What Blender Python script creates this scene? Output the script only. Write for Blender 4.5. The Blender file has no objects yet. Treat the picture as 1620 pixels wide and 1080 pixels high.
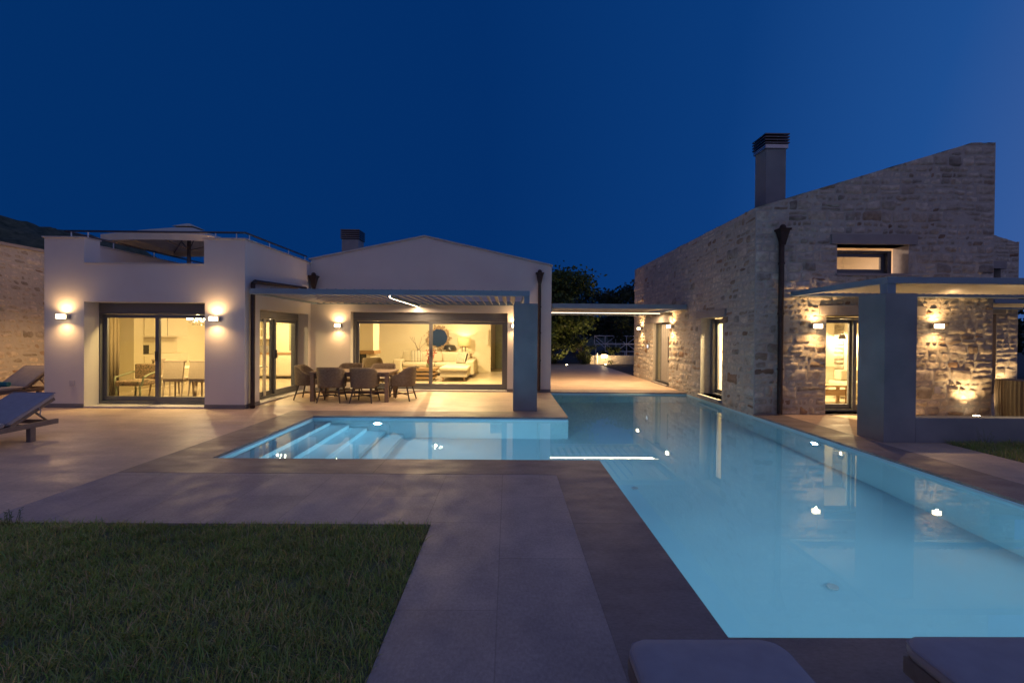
import bpy, bmesh, math, random
import numpy as np
from mathutils import Vector, Matrix, noise as mnoise
from mathutils.geometry import tessellate_polygon
R=math.radians
random.seed(7); rng=np.random.default_rng(7)
sc=bpy.context.scene; COL=sc.collection

# ------------------------------------------------------------------ materials
def newmat(name):
    m=bpy.data.materials.new(name); m.use_nodes=True; nt=m.node_tree
    return m,nt,nt.nodes['Principled BSDF'],nt.nodes['Material Output']
def N(nt,t,**kw):
    n=nt.nodes.new(t)
    for k,v in kw.items():
        if k.startswith('i_'): n.inputs[k[2:].replace('_',' ')].default_value=v
        else: setattr(n,k,v)
    return n
def c4(c): return (c[0],c[1],c[2],1)
def ramp(nt,src,a,b,p0=.3,p1=.7):
    r=N(nt,'ShaderNodeValToRGB'); r.color_ramp.elements[0].position=p0; r.color_ramp.elements[1].position=p1
    r.color_ramp.elements[0].color=c4(a); r.color_ramp.elements[1].color=c4(b)
    nt.links.new(src,r.inputs[0]); return r.outputs[0]
def mat(name,c,rough=.6,c2=None,scale=8,bump=0,bscale=None,metal=0,stretch=None,spec=.5,detail=4,coat=0):
    m,nt,b,o=newmat(name); L=nt.links
    b.inputs['Roughness'].default_value=rough; b.inputs['Metallic'].default_value=metal
    b.inputs['Specular IOR Level'].default_value=spec
    if coat: b.inputs['Coat Weight'].default_value=coat
    tc=N(nt,'ShaderNodeTexCoord'); src=tc.outputs['Object']
    if stretch:
        mp=N(nt,'ShaderNodeMapping'); mp.inputs['Scale'].default_value=stretch; L.new(src,mp.inputs[0]); src=mp.outputs[0]
    if c2 is None: c2=tuple(x*.85 for x in c)
    n=N(nt,'ShaderNodeTexNoise',i_Scale=scale,i_Detail=detail); L.new(src,n.inputs['Vector'])
    L.new(ramp(nt,n.outputs[0],c,c2),b.inputs['Base Color'])
    if bump:
        n2=N(nt,'ShaderNodeTexNoise',i_Scale=bscale or scale*4,i_Detail=4.0); L.new(src,n2.inputs['Vector'])
        bp=N(nt,'ShaderNodeBump',i_Strength=bump,i_Distance=.02); L.new(n2.outputs[0],bp.inputs['Height']); L.new(bp.outputs[0],b.inputs['Normal'])
    return m
def emis(name,c,s):
    m,nt,b,o=newmat(name); b.inputs['Base Color'].default_value=c4((.8,.8,.8))
    b.inputs['Emission Color'].default_value=c4(c); b.inputs['Emission Strength'].default_value=s; return m
def glass(name,tint=(.93,.95,.94),ior=1.5):
    m,nt,b,o=newmat(name); nt.nodes.remove(b); L=nt.links
    t=N(nt,'ShaderNodeBsdfTransparent'); t.inputs[0].default_value=c4(tint)
    g=N(nt,'ShaderNodeBsdfGlossy'); g.inputs['Roughness'].default_value=0.0
    f=N(nt,'ShaderNodeFresnel',i_IOR=ior); x=N(nt,'ShaderNodeMixShader')
    ge=N(nt,'ShaderNodeNewGeometry'); iv=N(nt,'ShaderNodeMath',operation='SUBTRACT'); iv.inputs[0].default_value=1; L.new(ge.outputs['Backfacing'],iv.inputs[1])
    mu=N(nt,'ShaderNodeMath',operation='MULTIPLY'); L.new(f.outputs[0],mu.inputs[0]); L.new(iv.outputs[0],mu.inputs[1])
    L.new(mu.outputs[0],x.inputs[0]); L.new(t.outputs[0],x.inputs[1]); L.new(g.outputs[0],x.inputs[2]); L.new(x.outputs[0],o.inputs[0]); return m

M={}
M['plaster']=mat('white_plaster',(.70,.67,.64),.85,(.64,.61,.585),1.1,.22,160,detail=9)
M['cap']=mat('parapet_cap',(.55,.52,.5),.7)
M['skirt']=mat('skirting_stone',(.17,.17,.19),.6)
M['cream']=mat('interior_plaster',(.86,.78,.60),.8,(.83,.75,.57),3)
M['intfloor']=mat('interior_tile',(.62,.52,.38),.25,(.56,.46,.33),1.2)
M['alu']=mat('grey_aluminium',(.15,.155,.17),.38,(.14,.145,.16),30,metal=.3)
M['alulight']=mat('pergola_aluminium',(.20,.27,.34),.45,(.19,.26,.33),3)
M['louvre']=mat('louvre_aluminium',(.36,.35,.33),.38,(.32,.315,.30),12)
M['pillar']=mat('pillar_render',(.27,.275,.285),.75,(.19,.20,.215),1.9,.15,60,detail=8)
M['copper']=mat('dark_copper',(.075,.05,.042),.45,(.05,.036,.032),9,metal=.6)
M['lintel']=mat('concrete_lintel',(.33,.31,.30),.8,(.27,.25,.24),3,.25,40)
M['metal']=mat('brushed_metal',(.45,.45,.47),.35,metal=.8)
M['steel']=mat('bright_steel',(.7,.72,.75),.3,metal=.5)
M['rail']=mat('rail_metal',(.12,.11,.12),.3,metal=.7)
M['roof']=mat('roof_membrane',(.25,.23,.22),.9)
M['wood']=mat('oak',(.36,.23,.12),.5,(.27,.16,.08),4,.1,30,stretch=(1,9,9))
M['teak']=mat('weathered_teak',(.30,.21,.14),.6,(.20,.14,.10),5,.2,40,stretch=(2,12,12))
M['teakdark']=mat('grey_teak_frame',(.22,.18,.16),.6,(.15,.12,.11),6,.2,40)
M['legwood']=mat('dark_leg_wood',(.10,.075,.06),.5)
M['cushblue']=mat('lounger_cushion',(.40,.375,.39),.9,(.36,.335,.35),14,.15,300)
M['cushgrey']=mat('pale_lounger_cushion',(.42,.38,.36),.9,(.37,.34,.33),14,.15,300)
M['piping']=mat('cushion_piping',(.33,.31,.34),.8)
M['towel']=mat('teal_towel',(.05,.28,.33),.95,(.04,.2,.25),60,.6,200)
M['sofa']=mat('cream_upholstery',(.62,.55,.42),.9,(.56,.5,.38),10,.2,160)
M['linen']=mat('dining_chair_linen',(.48,.38,.28),.9,(.42,.33,.24),30,.2,200)
M['paint']=mat('white_painted_wood',(.75,.68,.52),.5,(.72,.65,.5),4)
M['black']=mat('black_lacquer',(.02,.022,.03),.3)
M['curtain']=mat('grey_curtain',(.30,.24,.16),.9,(.24,.19,.125),2,stretch=(40,40,.4))
M['mirror']=mat('mirror_glass',(.03,.06,.14),.06,(.03,.06,.13),1,metal=.2)  # blue of the mirror's reflection is put into the base colour
M['garland']=mat('garland_leaves',(.25,.12,.07),.7,(.5,.42,.3),40)
M['shade']=None
M['canvas']=mat('parasol_canvas',(.66,.60,.48),.9,(.6,.54,.43),5,.1,200)
M['whitesteel']=mat('white_painted_steel',(.85,.85,.88),.5)
M['soil']=mat('garden_soil',(.07,.055,.04),.95,(.045,.04,.03),6,.5,30)
M['hill']=mat('hill_scrub',(.11,.115,.07),.95,(.03,.042,.024),1.1,.0,detail=8)
M['floral']=mat('floral_fabric',(.10,.11,.07),.9,(.6,.4,.28),28)
M['greenwood']=mat('sage_painted_wood',(.30,.33,.22),.5)
M['plastic']=mat('white_switch_plastic',(.55,.53,.55),.5)
M['pot']=mat('glazed_pot',(.4,.35,.3),.3)
M['twig']=mat('dry_twig',(.12,.07,.04),.8)
M['berry']=mat('red_berry',(.35,.06,.04),.5)
M['stripe']=None
M['glass']=glass('window_glass')
M['tintglass']=glass('grey_window_glass',(.78,.78,.70))
M['steelglass']=glass('clear_bottle_glass',(.7,.75,.7))
WARM=(1.0,.57,.23)
M['bulb']=emis('lamp_diffuser',(1.0,.70,.38),13)
M['crystal']=emis('chandelier_bulbs',(1.0,.86,.62),18)
M['led']=emis('led_strip_glow',(1.0,.72,.45),42)
M['poolled']=emis('pool_lamp_lens',(.75,.95,1.0),18)
M['gardenled']=emis('garden_lamp_lens',(1.0,.75,.45),30)
M['screen']=emis('intercom_screen',(.8,.85,1.0),1.2)
M['downlight']=emis('ceiling_downlight',(1.0,.75,.42),10)

def shade_mat():
    m,nt,b,o=newmat('lamp_shade_linen'); L=nt.links
    b.inputs['Base Color'].default_value=(.7,.55,.3,1); b.inputs['Roughness'].default_value=.9
    b.inputs['Emission Color'].default_value=(1.0,.60,.16,1); b.inputs['Emission Strength'].default_value=.62
    return m
M['shade']=shade_mat()
def stripes():
    m,nt,b,o=newmat('striped_fabric'); L=nt.links; tc=N(nt,'ShaderNodeTexCoord')
    w=N(nt,'ShaderNodeTexWave',i_Scale=5.5); L.new(tc.outputs['Object'],w.inputs['Vector'])
    L.new(ramp(nt,w.outputs[0],(.06,.06,.06),(.66,.6,.46),.35,.45),b.inputs['Base Color']); b.inputs['Roughness'].default_value=.9
    return m
M['stripe']=stripes()

def stone_mat(name):
    m,nt,b,o=newmat(name); L=nt.links; b.inputs['Roughness'].default_value=.9; b.inputs['Specular IOR Level'].default_value=.25
    a=N(nt,'ShaderNodeVertexColor',layer_name='Col'); tc=N(nt,'ShaderNodeTexCoord')
    n=N(nt,'ShaderNodeTexNoise',i_Scale=9.0,i_Detail=7.0,i_Roughness=.65); L.new(tc.outputs['Object'],n.inputs['Vector'])
    mx=N(nt,'ShaderNodeMix',data_type='RGBA',blend_type='MULTIPLY'); mx.inputs[0].default_value=1
    L.new(a.outputs[0],mx.inputs[6]); L.new(ramp(nt,n.outputs[0],(.70,.67,.63),(1.10,1.09,1.07),.33,.62),mx.inputs[7])
    n3=N(nt,'ShaderNodeTexNoise',i_Scale=1.7,i_Detail=3.0); L.new(tc.outputs['Object'],n3.inputs['Vector'])
    m2=N(nt,'ShaderNodeMix',data_type='RGBA',blend_type='MULTIPLY'); m2.inputs[0].default_value=.7
    L.new(mx.outputs[2],m2.inputs[6]); L.new(ramp(nt,n3.outputs[0],(.80,.77,.73),(1.05,1.05,1.05),.35,.6),m2.inputs[7])
    n5=N(nt,'ShaderNodeTexNoise',i_Scale=3.3,i_Detail=8.0,i_Roughness=.68); L.new(tc.outputs['Object'],n5.inputs['Vector'])
    m3=N(nt,'ShaderNodeMix',data_type='RGBA'); L.new(ramp(nt,n5.outputs[0],(0,0,0),(.8,.8,.8),.67,.70),m3.inputs[0]); L.new(m2.outputs[2],m3.inputs[6]); m3.inputs[7].default_value=(.16,.105,.07,1)
    L.new(m3.outputs[2],b.inputs['Base Color'])
    n2=N(nt,'ShaderNodeTexNoise',i_Scale=38.0,i_Detail=6.0,i_Roughness=.7); L.new(tc.outputs['Object'],n2.inputs['Vector'])
    bp=N(nt,'ShaderNodeBump',i_Strength=.85,i_Distance=.035); L.new(n2.outputs[0],bp.inputs['Height']); L.new(bp.outputs[0],b.inputs['Normal'])
    return m
M['stone']=stone_mat('limestone_rubble')
M['mortar']=mat('lime_mortar',(.52,.49,.43),.95,(.44,.41,.36),12,.5,50)

def paving(name,a,b_,joint,bw,rh,rough,off=.5,shift=(0,0,0),streak=(1,1,1),rot=False,bumpS=.08):
    m,nt,b,o=newmat(name); L=nt.links; tc=N(nt,'ShaderNodeTexCoord')
    mp=N(nt,'ShaderNodeMapping'); mp.inputs['Location'].default_value=shift
    if rot: mp.inputs['Rotation'].default_value=(0,0,R(90))
    L.new(tc.outputs['Object'],mp.inputs[0])
    br=N(nt,'ShaderNodeTexBrick',offset=off); br.inputs['Scale'].default_value=1; br.inputs['Brick Width'].default_value=bw; br.inputs['Row Height'].default_value=rh
    br.inputs['Mortar Size'].default_value=.0035; br.inputs['Mortar Smooth'].default_value=.2
    br.inputs['Color1'].default_value=(.92,.92,.92,1); br.inputs['Color2'].default_value=(1.04,1.03,1.02,1); br.inputs['Mortar'].default_value=c4(joint)
    L.new(mp.outputs[0],br.inputs['Vector'])
    ms=N(nt,'ShaderNodeMapping'); ms.inputs['Scale'].default_value=streak; L.new(tc.outputs['Object'],ms.inputs[0])
    n=N(nt,'ShaderNodeTexNoise',i_Scale=1.6,i_Detail=8.0,i_Roughness=.62); L.new(ms.outputs[0],n.inputs['Vector'])
    n4=N(nt,'ShaderNodeTexNoise',i_Scale=26.0,i_Detail=5.0,i_Roughness=.7); L.new(ms.outputs[0],n4.inputs['Vector'])
    mx=N(nt,'ShaderNodeMix',data_type='RGBA',blend_type='MULTIPLY'); mx.inputs[0].default_value=1
    L.new(ramp(nt,n.outputs[0],a,b_,.34,.66),mx.inputs[6]); L.new(br.outputs['Color'],mx.inputs[7])
    m2=N(nt,'ShaderNodeMix',data_type='RGBA',blend_type='MULTIPLY'); m2.inputs[0].default_value=.8
    L.new(mx.outputs[2],m2.inputs[6]); L.new(ramp(nt,n4.outputs[0],(.75,.74,.73),(1.12,1.12,1.12),.3,.66),m2.inputs[7])
    n6=N(nt,'ShaderNodeTexNoise',i_Scale=.9,i_Detail=9.0,i_Roughness=.7); L.new(tc.outputs['Object'],n6.inputs['Vector'])
    m3=N(nt,'ShaderNodeMix',data_type='RGBA',blend_type='MULTIPLY'); m3.inputs[0].default_value=1; L.new(m2.outputs[2],m3.inputs[6]); L.new(ramp(nt,n6.outputs[0],(.86,.85,.84),(1.06,1.06,1.05),.38,.60),m3.inputs[7])
    n7=N(nt,'ShaderNodeTexNoise',i_Scale=5.5,i_Detail=9.0,i_Roughness=.75); L.new(tc.outputs['Object'],n7.inputs['Vector'])
    m4=N(nt,'ShaderNodeMix',data_type='RGBA'); L.new(ramp(nt,n7.outputs[0],(0,0,0),(.35,.35,.35),.66,.72),m4.inputs[0]); L.new(m3.outputs[2],m4.inputs[6]); m4.inputs[7].default_value=(.62,.56,.5,1)
    L.new(m4.outputs[2],b.inputs['Base Color'])
    L.new(ramp(nt,n.outputs[0],(rough-.1,)*3,(rough+.14,)*3),b.inputs['Roughness'])
    ad=N(nt,'ShaderNodeMath',operation='MULTIPLY_ADD'); ad.inputs[1].default_value=-1.0; L.new(br.outputs['Fac'],ad.inputs[0]); L.new(n4.outputs[0],ad.inputs[2])
    bp=N(nt,'ShaderNodeBump',i_Strength=bumpS,i_Distance=.01); L.new(ad.outputs[0],bp.inputs['Height']); L.new(bp.outputs[0],b.inputs['Normal'])
    return m
M['pave']=paving('travertine_paving',(.70,.535,.40),(.60,.46,.345),(.72,.7,.66),1.2,.59,.42,shift=(.3,-.33,0),streak=(.9,2.0,1))
M['path']=paving('grey_path_paving',(.47,.395,.36),(.40,.338,.315),(.72,.72,.72),1.2,.62,.55,shift=(.16,.05,0),rot=True,streak=(2.2,1.5,1))
M['coping']=paving('dark_coping_slabs',(.31,.255,.235),(.245,.20,.185),(.45,.45,.45),2.05,7.3,.5,off=0,shift=(-.35,1.5,0),rot=True,streak=(1.2,2.5,1))

def water_mat():
    m,nt,b,o=newmat('pool_water'); nt.nodes.remove(b); L=nt.links
    g=N(nt,'ShaderNodeBsdfGlass',i_IOR=1.333,i_Roughness=0.0); g.inputs[0].default_value=(.86,.97,1,1)
    tc=N(nt,'ShaderNodeTexCoord'); n=N(nt,'ShaderNodeTexNoise',i_Scale=1.1,i_Detail=2.0); L.new(tc.outputs['Object'],n.inputs['Vector'])
    n2=N(nt,'ShaderNodeTexNoise',i_Scale=7.0,i_Detail=2.0); L.new(tc.outputs['Object'],n2.inputs['Vector'])
    n3=N(nt,'ShaderNodeTexNoise',i_Scale=.35,i_Detail=1.0); L.new(tc.outputs['Object'],n3.inputs['Vector'])
    sx=N(nt,'ShaderNodeSeparateXYZ'); L.new(tc.outputs['Object'],sx.inputs[0])
    mr=N(nt,'ShaderNodeMapRange'); mr.inputs[1].default_value=3.0; mr.inputs[2].default_value=4.9; mr.inputs[3].default_value=.02; mr.inputs[4].default_value=.35; L.new(sx.outputs[0],mr.inputs[0])
    mu=N(nt,'ShaderNodeMath',operation='MULTIPLY'); L.new(n2.outputs[0],mu.inputs[0]); L.new(mr.outputs[0],mu.inputs[1])
    ad=N(nt,'ShaderNodeMath',operation='ADD'); L.new(n.outputs[0],ad.inputs[0]); L.new(mu.outputs[0],ad.inputs[1])
    bp=N(nt,'ShaderNodeBump',i_Strength=.02,i_Distance=.02); L.new(ad.outputs[0],bp.inputs['Height']); L.new(bp.outputs[0],g.inputs['Normal'])
    L.new(g.outputs[0],o.inputs[0]); return m
M['water']=water_mat()
M['pool']=mat('pool_liner',(.52,.73,.80),.6,(.48,.68,.76),1.5)

def attr_mat(name,rough=.7,transl=.0):
    m,nt,b,o=newmat(name); L=nt.links; a=N(nt,'ShaderNodeVertexColor',layer_name='Col'); L.new(a.outputs[0],b.inputs['Base Color'])
    b.inputs['Roughness'].default_value=rough; b.inputs['Specular IOR Level'].default_value=.3
    if transl:
        t=N(nt,'ShaderNodeBsdfTranslucent'); L.new(a.outputs[0],t.inputs[0]); x=N(nt,'ShaderNodeMixShader'); x.inputs[0].default_value=transl
        L.new(b.outputs[0],x.inputs[1]); L.new(t.outputs[0],x.inputs[2]); L.new(x.outputs[0],o.inputs[0])
    return m
M['grass']=attr_mat('grass_blades',.6,.4); M['leaf']=attr_mat('leaves',.5,.3)
def wicker():
    m,nt,b,o=newmat('wicker_weave'); L=nt.links; b.inputs['Roughness'].default_value=.7
    uv=N(nt,'ShaderNodeUVMap'); br=N(nt,'ShaderNodeTexBrick',offset=.5); br.inputs['Scale'].default_value=1
    br.inputs['Brick Width'].default_value=.036; br.inputs['Row Height'].default_value=.016; br.inputs['Mortar Size'].default_value=.0035; br.inputs['Mortar Smooth'].default_value=.8
    br.inputs['Color1'].default_value=(.34,.26,.18,1); br.inputs['Color2'].default_value=(.23,.17,.12,1); br.inputs['Mortar'].default_value=(.09,.065,.045,1)
    L.new(uv.outputs[0],br.inputs['Vector']); L.new(br.outputs['Color'],b.inputs['Base Color'])
    iv=N(nt,'ShaderNodeMath',operation='SUBTRACT'); iv.inputs[0].default_value=1; L.new(br.outputs['Fac'],iv.inputs[1])
    bp=N(nt,'ShaderNodeBump',i_Strength=.8,i_Distance=.012); L.new(iv.outputs[0],bp.inputs['Height']); L.new(bp.outputs[0],b.inputs['Normal']); return m
M['wicker']=wicker()

# ------------------------------------------------------------------ mesh helpers
class MB:
    def __init__(s): s.bm=bmesh.new(); s.uv=None
    def box(s,x0,x1,y0,y1,z0,z1,m=None):
        v=[s.bm.verts.new(p) for p in ((x0,y0,z0),(x1,y0,z0),(x1,y1,z0),(x0,y1,z0),(x0,y0,z1),(x1,y0,z1),(x1,y1,z1),(x0,y1,z1))]
        for f in ((0,3,2,1),(4,5,6,7),(0,1,5,4),(1,2,6,5),(2,3,7,6),(3,0,4,7)): s.bm.faces.new([v[i] for i in f])
        if m is not None:
            for q in v: q.co=m@q.co
        return s
    def rbox(s,x0,x1,y0,y1,z0,z1,r=.02,seg=2,m=None):
        b=bmesh.new(); t=MB.__new__(MB); t.bm=b; t.box(x0,x1,y0,y1,z0,z1)
        bmesh.ops.bevel(b,geom=b.edges[:],offset=r,segments=seg,affect='EDGES',profile=.6)
        if m is not None: bmesh.ops.transform(b,matrix=m,verts=b.verts[:])
        s.add(b); b.free(); return s
    def add(s,b):
        mp={}
        for v in b.verts: mp[v]=s.bm.verts.new(v.co)
        for f in b.faces:
            try: s.bm.faces.new([mp[v] for v in f.verts])
            except ValueError: pass
    def cyl(s,p0,p1,r,n=10,r2=None,cap=True):
        p0=Vector(p0);p1=Vector(p1); r2=r if r2 is None else r2
        d=(p1-p0).normalized(); a=d.orthogonal().normalized(); b=d.cross(a)
        A=[];B=[]
        for i in range(n):
            t=2*math.pi*i/n; w=a*math.cos(t)+b*math.sin(t)
            A.append(s.bm.verts.new(p0+w*r)); B.append(s.bm.verts.new(p1+w*r2))
        for i in range(n): j=(i+1)%n; s.bm.faces.new((A[i],A[j],B[j],B[i]))
        if cap: s.bm.faces.new(A[::-1]); s.bm.faces.new(B)
        return s
    def tube(s,pts,r,n=8):
        for a,b in zip(pts[:-1],pts[1:]): s.cyl(a,b,r,n)
        return s
    def pad(s,x0,x1,y0,y1,z0,z1,rad,r,m=None,nc=7):
        rings=[]; lay=[(z0,r*.9),(z0+r*.25,r*.3),(z0+r,0),(z1-r,0),(z1-r*.35,r*.22),(z1-r*.05,r*.75),(z1+.004,r*2.2),(z1+.010,r*5)]
        for z,i in lay:
            ring=[]; q=max(rad-i*.4,.01)
            for cx,cy,a0 in ((x1-i-q,y1-i-q,0),(x0+i+q,y1-i-q,90),(x0+i+q,y0+i+q,180),(x1-i-q,y0+i+q,270)):
                for k in range(nc):
                    a=R(a0+90*k/(nc-1)); p=Vector((cx+q*math.cos(a),cy+q*math.sin(a),z)); ring.append(s.bm.verts.new(m@p if m is not None else p))
            rings.append(ring)
        n=len(rings[0])
        for A,B in zip(rings[:-1],rings[1:]):
            for i in range(n): j=(i+1)%n; s.bm.faces.new((A[i],A[j],B[j],B[i]))
        s.bm.faces.new(rings[0][::-1]); s.bm.faces.new(rings[-1]); return s
    def sph(s,c,r,n=8,sc=(1,1,1)):
        b=bmesh.new(); bmesh.ops.create_uvsphere(b,u_segments=n*2,v_segments=n,radius=r)
        bmesh.ops.transform(b,matrix=Matrix.Translation(c)@Matrix.Diagonal((*sc,1)),verts=b.verts[:]); s.add(b); b.free(); return s
    def lathe(s,c,prof,n=20):
        rings=[]
        for (r,z) in prof:
            rings.append([s.bm.verts.new((c[0]+r*math.cos(2*math.pi*i/n),c[1]+r*math.sin(2*math.pi*i/n),c[2]+z)) for i in range(n)])
        for a,b in zip(rings[:-1],rings[1:]):
            for i in range(n): j=(i+1)%n; s.bm.faces.new((a[i],a[j],b[j],b[i]))
        return s
    def slab(s,loops,org,ud,n,t):
        """loops of (u,z); front face at org, thickness t along n (into the wall)"""
        org=Vector(org);ud=Vector(ud);n=Vector(n); flat=[[Vector((u,z,0)) for u,z in l] for l in loops]
        tris=tessellate_polygon(flat); P=[p for l in flat for p in l]
        A=[s.bm.verts.new(org+ud*p.x+Vector((0,0,p.y))) for p in P]; B=[s.bm.verts.new(v.co+n*t) for v in A]
        for tr in tris:
            try: s.bm.faces.new([A[i] for i in tr]); s.bm.faces.new([B[i] for i in tr[::-1]])
            except ValueError: pass
        k=0
        for l in flat:
            m=len(l)
            for i in range(m):
                j=(i+1)%m; s.bm.faces.new((A[k+i],A[k+j],B[k+j],B[k+i]))
            k+=m
        return s
    def quad(s,*p): s.bm.faces.new([s.bm.verts.new(q) for q in p]); return s
    def build(s,name,m,parent=None,bevel=0,smooth=False,norm=True,mats=None):
        if norm: bmesh.ops.recalc_face_normals(s.bm,faces=s.bm.faces[:])
        if bevel:
            es=[e for e in s.bm.edges if len(e.link_faces)==2 and e.calc_face_angle(0)>.6]
            bmesh.ops.bevel(s.bm,geom=es,offset=bevel,segments=2,affect='EDGES',profile=.6,clamp_overlap=True)
        me=bpy.data.meshes.new(name); s.bm.to_mesh(me); s.bm.free()
        if smooth:
            for p in me.polygons: p.use_smooth=True
        me.materials.append(m); return link(name,me,parent)
def pieces(name,boxes,m,parent,bevel=0):
    for q in boxes: MB().box(*q).build(name,m,parent,bevel=bevel)
def link(name,me,parent=None):
    o=bpy.data.objects.new(name,me); COL.objects.link(o)
    if parent is not None:
        o.parent=parent
        if parent.type=='EMPTY' and parent.get('_w'): o.matrix_parent_inverse=Matrix.Translation(parent.location).inverted()
    return o
def thing(name,label,cat,loc=(0,0,0),group=None,world=True):
    o=bpy.data.objects.new(name,None); COL.objects.link(o); o.location=loc; o.empty_display_size=.2
    if world: o['_w']=1
    return tag(o,label,cat,group)
def tag(o,label=None,cat=None,group=None,kind=None):
    if label: o['label']=label
    if cat: o['category']=cat
    if group: o['group']=group
    if kind: o['kind']=kind
    return o
def struct(o): o['kind']='structure'; return o
def copy_tree(o,parent=None):
    c=o.copy(); COL.objects.link(c); c.parent=parent
    for ch in o.children: copy_tree(ch,c)
    return c
def lamp(name,kind,loc,power,color,parent=None,size=.05,rot=None,spot=None,blend=.5,sizey=None):
    l=bpy.data.lights.new(name,kind); l.energy=power; l.color=color
    if kind=='AREA':
        l.size=size
        if sizey: l.shape='RECTANGLE'; l.size_y=sizey
    else: l.shadow_soft_size=size
    if kind=='SPOT': l.spot_size=R(spot); l.spot_blend=blend
    o=bpy.data.objects.new(name,l); COL.objects.link(o); o.location=loc
    if rot is not None: o.rotation_euler=rot
    if parent is not None:
        o.parent=parent
        if parent.type=='EMPTY' and parent.get('_w'): o.matrix_parent_inverse=Matrix.Translation(parent.location).inverted()
    return o
def np_mesh(name,verts,faces,cols,m,parent=None):
    me=bpy.data.meshes.new(name); nv=len(verts); nf,k=faces.shape
    me.vertices.add(nv); me.vertices.foreach_set('co',verts.astype(np.float32).ravel())
    me.loops.add(nf*k); me.loops.foreach_set('vertex_index',faces.astype(np.int32).ravel())
    me.polygons.add(nf); me.polygons.foreach_set('loop_start',np.arange(0,nf*k,k,dtype=np.int32)); me.polygons.foreach_set('loop_total',np.full(nf,k,dtype=np.int32))
    me.update(calc_edges=True); a=me.color_attributes.new('Col','FLOAT_COLOR','POINT')
    a.data.foreach_set('color',np.concatenate([cols,np.ones((nv,1))],1).astype(np.float32).ravel()); me.materials.append(m)
    return link(name,me,parent)

# ------------------------------------------------------------------ rubble stone facing (every stone has its own relief)
def stone_facing(name,parent,org,ud,nout,U,topf,holes,seed,z0=0.0,tone=(.66,.605,.515),amp=1.0,fine=.034):
    rd=random.Random(seed); org=Vector(org);ud=Vector(ud);nout=Vector(nout)
    zmax=max(topf(0),topf(U),topf(U*.5),topf(U*.9)); cuts=sorted(set([h[2] for h in holes]+[h[3] for h in holes]))
    V=[];F=[];C=[]; sgl=seed*3.7
    z=z0
    while z<zmax-.01:
        h=rd.choice((.11,.13,.16,.18,.20,.23))*rd.uniform(.9,1.1)
        for c in cuts:
            if z+.03<c<z+h+.07: h=c-z
        z1=z+h
        iv=[(0,U)]
        for (a,b,c,d) in holes:
            if c<z1-.01 and d>z+.01:
                nv=[]
                for (p,q) in iv:
                    if b<=p or a>=q: nv.append((p,q)); continue
                    if a>p: nv.append((p,a))
                    if b<q: nv.append((b,q))
                iv=nv
        for (p,q) in iv:
            u=p
            while u<q-.01:
                w=h*rd.uniform(.6,2.2)
                if q-(u+w)<.16: w=q-u
                subs=[(u,u+w,z,z1)]
                if h>.165 and rd.random()<.42:
                    zm=z+h*rd.uniform(.4,.6); subs=[(u,u+w,z,zm),(u,u+w,zm,z1)]
                for (a,b,c,d) in subs:
                    if c>max(topf(a),topf(b))-.02: continue
                    g=rd.uniform(.002,.007)
                    a2,b2,c2,d2=a+g,b-g,c+g,d-g
                    nx=max(3,int((b2-a2)/fine)+1); nz=max(3,int((d2-c2)/fine)+1)
                    r=rd.random(); k=rd.uniform(.84,1.12)
                    if r<.03: col=(.36*k,.26*k,.19*k)
                    elif r<.08: col=(.44*k,.36*k,.28*k)
                    elif r<.2: col=(.44*k,.41*k,.36*k)
                    else:
                        t=rd.uniform(-.03,.03); col=((tone[0]+t)*k,(tone[1]+t*.8)*k,(tone[2]+t*.3)*k)
                    pr=rd.uniform(.008,.027)*amp; tx,tz=rd.uniform(-.014,.014)*amp,rd.uniform(-.014,.014)*amp; sd=rd.uniform(0,99)
                    b0=len(V)
                    for iz in range(nz):
                        for ix in range(nx):
                            fu=ix/(nx-1);fz=iz/(nz-1); uu=a2+(b2-a2)*fu; zz=c2+(d2-c2)*fz
                            e=min(fu*(b2-a2),(1-fu)*(b2-a2),fz*(d2-c2),(1-fz)*(d2-c2)); fall=min(1,e/.024); fall=fall*(2-fall)
                            ns=mnoise.noise((uu*7+sd,zz*7,sd)); ns2=mnoise.noise((uu*19,zz*19,sd))
                            hgt=-.009+fall*(pr+.009+ns*.026*amp+ns2*.016*amp+tx*(fu*2-1)+tz*(fz*2-1))
                            if 0<ix<nx-1: uu+=ns*.006
                            else: uu+=mnoise.noise((zz*9,sd,1))*.005*(1 if 0<uu<U else 0)
                            if not 0<iz<nz-1: zz+=mnoise.noise((uu*9,sd,2))*.007
                            ed=min([uu,U-uu,.25]+[max(a_-uu,uu-b__,c_-zz,zz-d__) for a_,b__,c_,d__ in holes]); ed=max(0,min(1,ed/.12))
                            wu=mnoise.noise((uu*2.3,zz*2.3,sgl))*.03+mnoise.noise((uu*6,zz*6,sgl+5))*.012; wz=mnoise.noise((uu*2.1,zz*2.6,sgl+9))*.045+mnoise.noise((uu*6.5,zz*6.5,sgl+14))*.02
                            uu+=wu*ed; zz+=wz*ed*min(1,max(0,zz-z0)/.1)
                            zz=min(zz,topf(uu)); pt=org+ud*min(max(uu,0),U)+Vector((0,0,zz))+nout*hgt
                            V.append(pt); C.append(col)
                    for iz in range(nz-1):
                        for ix in range(nx-1):
                            q0=b0+iz*nx+ix; F.append((q0,q0+1,q0+nx+1,q0+nx))
                u+=w
        z=z1
    o=np_mesh(name,np.array([tuple(v) for v in V]),np.array(F),np.array(C),M['stone'],parent)
    for p in o.data.polygons: p.use_smooth=True
    return o

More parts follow.
